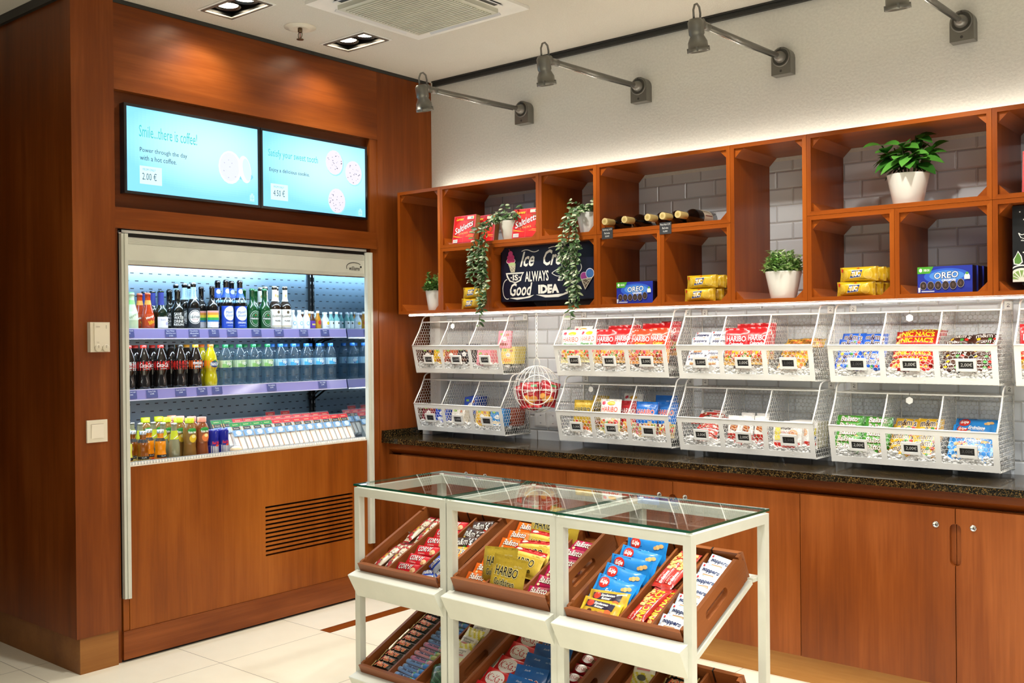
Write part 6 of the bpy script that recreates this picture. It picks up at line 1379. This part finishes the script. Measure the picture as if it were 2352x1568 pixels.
# lower trays
intray(0, 1, 'left', 'b_mars', 'black chocolate bar with red lettering', 'chocolate bar', [q_+(.012,) for q_ in line(.076, .05, .031, 11, 6, 3, -3)])
m = MB(); r_ = .0105; mp_ = [(0, -.068), (r_*.8, -.068), (r_, -.065), (r_, .065), (r_*.8, .068), (0, .068)]
def mint(key, c1, c2):
    m = MB(); q = R(90, 'Y'); m.lathe(mp_, 'film', None, 16, mx=q, cols=[C(c1), C(c1), C('C8CCD8'), C(c2), C(c2)]); S = lambda u, v, l: V((u, (r_+l)*sin(v/r_), (r_+l)*cos(v/r_)))
    graphic(m, S, [('r', -.02, 0, .08, .024, c1), ('r', .045, 0, .034, .026, c2), ('t', 'mentos', -.012, .001, .066, .012, '14204A', {'off': .05}), ('e', .026, .002, .006, .005, '3A9A5A')], 'film'); PK[key] = ('mint_roll', m.mesh('mint_roll'), r_)
mint('t_blue', '7FA6D6', '4A8AD0'); mint('t_pink', 'D08AA8', 'E0A0A0'); mint('t_fruit', 'D89AA0', 'B8C070')
for k in range(14):
    key = 't_pink' if k in (4, 7) else ('t_fruit' if k in (5, 6) else 't_blue'); lv = (k % 2)*.004
    lay(key, tmx(0, 1) @ T(.212+rnd.uniform(-.003, .003), .04+.0238*k, .0435+r_+lv) @ R(rnd.uniform(-5, 1), 'Z'), f"{ {'t_blue': 'blue', 't_pink': 'pink', 't_fruit': 'fruit-coloured'}[key]} mint roll, {ORD[k+1]} from front, middle compartment of left lower tray", 'mint roll', 'mint rolls in the tray')
intray(0, 1, 'right', 's_euka', 'yellow and white sweets bag', 'sweets bag', [(.35, .20, 14, 6), (.348, .255, 18, -4, .004), (.352, .32, 18, 5, .004)])
intray(0, 1, 'right', 's_green', 'green sweets bag', 'sweets bag', [(.35, .09, 8, 30)])
intray(1, 1, 'left', 'b_kit', 'red chocolate wafer pack', 'chocolate bar', line(.089, .06, .07, 5, 16, 3, -3))
intray(1, 1, 'middle', 'g_bluebig', 'dark blue gummy bag', 'gummy bag', [(.238, .075, 30, -3), (.241, .13, 32, 3), (.238, .185, 32, -2), (.242, .24, 32, 2), (.239, .30, 34, 0)])
intray(1, 1, 'right', 'b_chunky', 'dark red chocolate bar', 'chocolate bar', line(.362, .05, .046, 7, 14, 4, -4))
intray(2, 1, 'left', 's_euka', 'yellow and white sweets bag', 'sweets bag', [(.095, .335, 34, 4)])
intray(2, 1, 'middle', 'b_mars', 'dark chocolate bar', 'chocolate bar', [(.215, .33, 10, 3, 0, 'nearer'), (.22, .362, 12, -3, 0, 'further')])

# ------------------------------------------------------------------ lights of the corner, and unseen walls added to shade it
m = MB(); m.box((-3.4, -3.2, 0), (-.15, -3.08, ZC), 'cherry_z'); m.box((-3.4, -3.08, 0), (-3.3, -2.152, ZC), 'cherry_z'); struct(m.build('wall_light_blocker'))  # unseen walls added to keep light off the side of the pier
def lamp(kind, name, loc, energy, color, size=.1, rot=None, spot=None, sizey=None, blend=.5):
    ld = bpy.data.lights.new(name, kind); ld.energy = energy; ld.color = color
    if kind == 'AREA':
        ld.size = size
        if sizey: ld.shape = 'RECTANGLE'; ld.size_y = sizey
    else: ld.shadow_soft_size = size
    if kind == 'SPOT': ld.spot_size = radians(spot); ld.spot_blend = blend
    o = bpy.data.objects.new(name, ld); col.objects.link(o); o.location = loc
    if rot: o.rotation_euler = [radians(a) for a in rot]
    return o
W1 = (1, .98, .93)
for hx in HOLES:
    for fx in (.27, .73):
        lamp('SPOT', 'downlight_beam', (hx[0]+(hx[1]-hx[0])*fx, (hx[2]+hx[3])/2, ZC-.004), 17, W1, .03, (0, 16 if fx < .5 else 0, 0), 105, blend=.8)
for x, y in ((1.7, -1.9), (2.9, -1.6), (4.1, -1.5), (3.0, -2.4), (4.6, -2.4), (2.5, -3.75), (3.7, -3.95)):  # out-of-view ceiling spots; the last two added as frontal fill on the stands
    lamp('SPOT', 'ceiling_spot', (x, y, ZC-.01), 150, W1, .06, None, 92 if y < -3 else (105 if y < -2 else 120), blend=.5 if y < -3 else .8)
lamp('AREA', 'ceiling_lamp', (4.9, -4.1, ZC-.03), 90, (1, .99, .95), 1.6)  # area light out of view, added as fill for the stand fronts
# cooler lamp (behind the shutter) and the lamps under its shelves
lamp('AREA', 'cooler_lamp', (-.06, -1.21, 1.832), 8, (.62, .82, 1), .03, (0, 28, 0), None, 1.36).rotation_euler = (0, radians(28), radians(0))
lamp('AREA', 'cooler_lamp', (-.20, -1.21, Z1-.045), 2.2, (.70, .86, 1), .012, (0, -8, 0), None, 1.36)
lamp('AREA', 'cooler_lamp', (-.20, -1.21, Z2-.045), 2.6, (.82, .92, 1), .012, (0, -14, 0), None, 1.36)
w = bpy.data.worlds.new('room_air'); sc.world = w; w.use_nodes = True
w.node_tree.nodes['Background'].inputs[0].default_value = (.93, .97, 1, 1); w.node_tree.nodes['Background'].inputs[1].default_value = .14
sc.view_settings.view_transform = 'Standard'; sc.view_settings.look = 'None'; sc.view_settings.gamma = 1; sc.view_settings.exposure = .16
try:
    sc.view_settings.use_curve_mapping = False
except Exception: pass
bpy.context.view_layer.update()
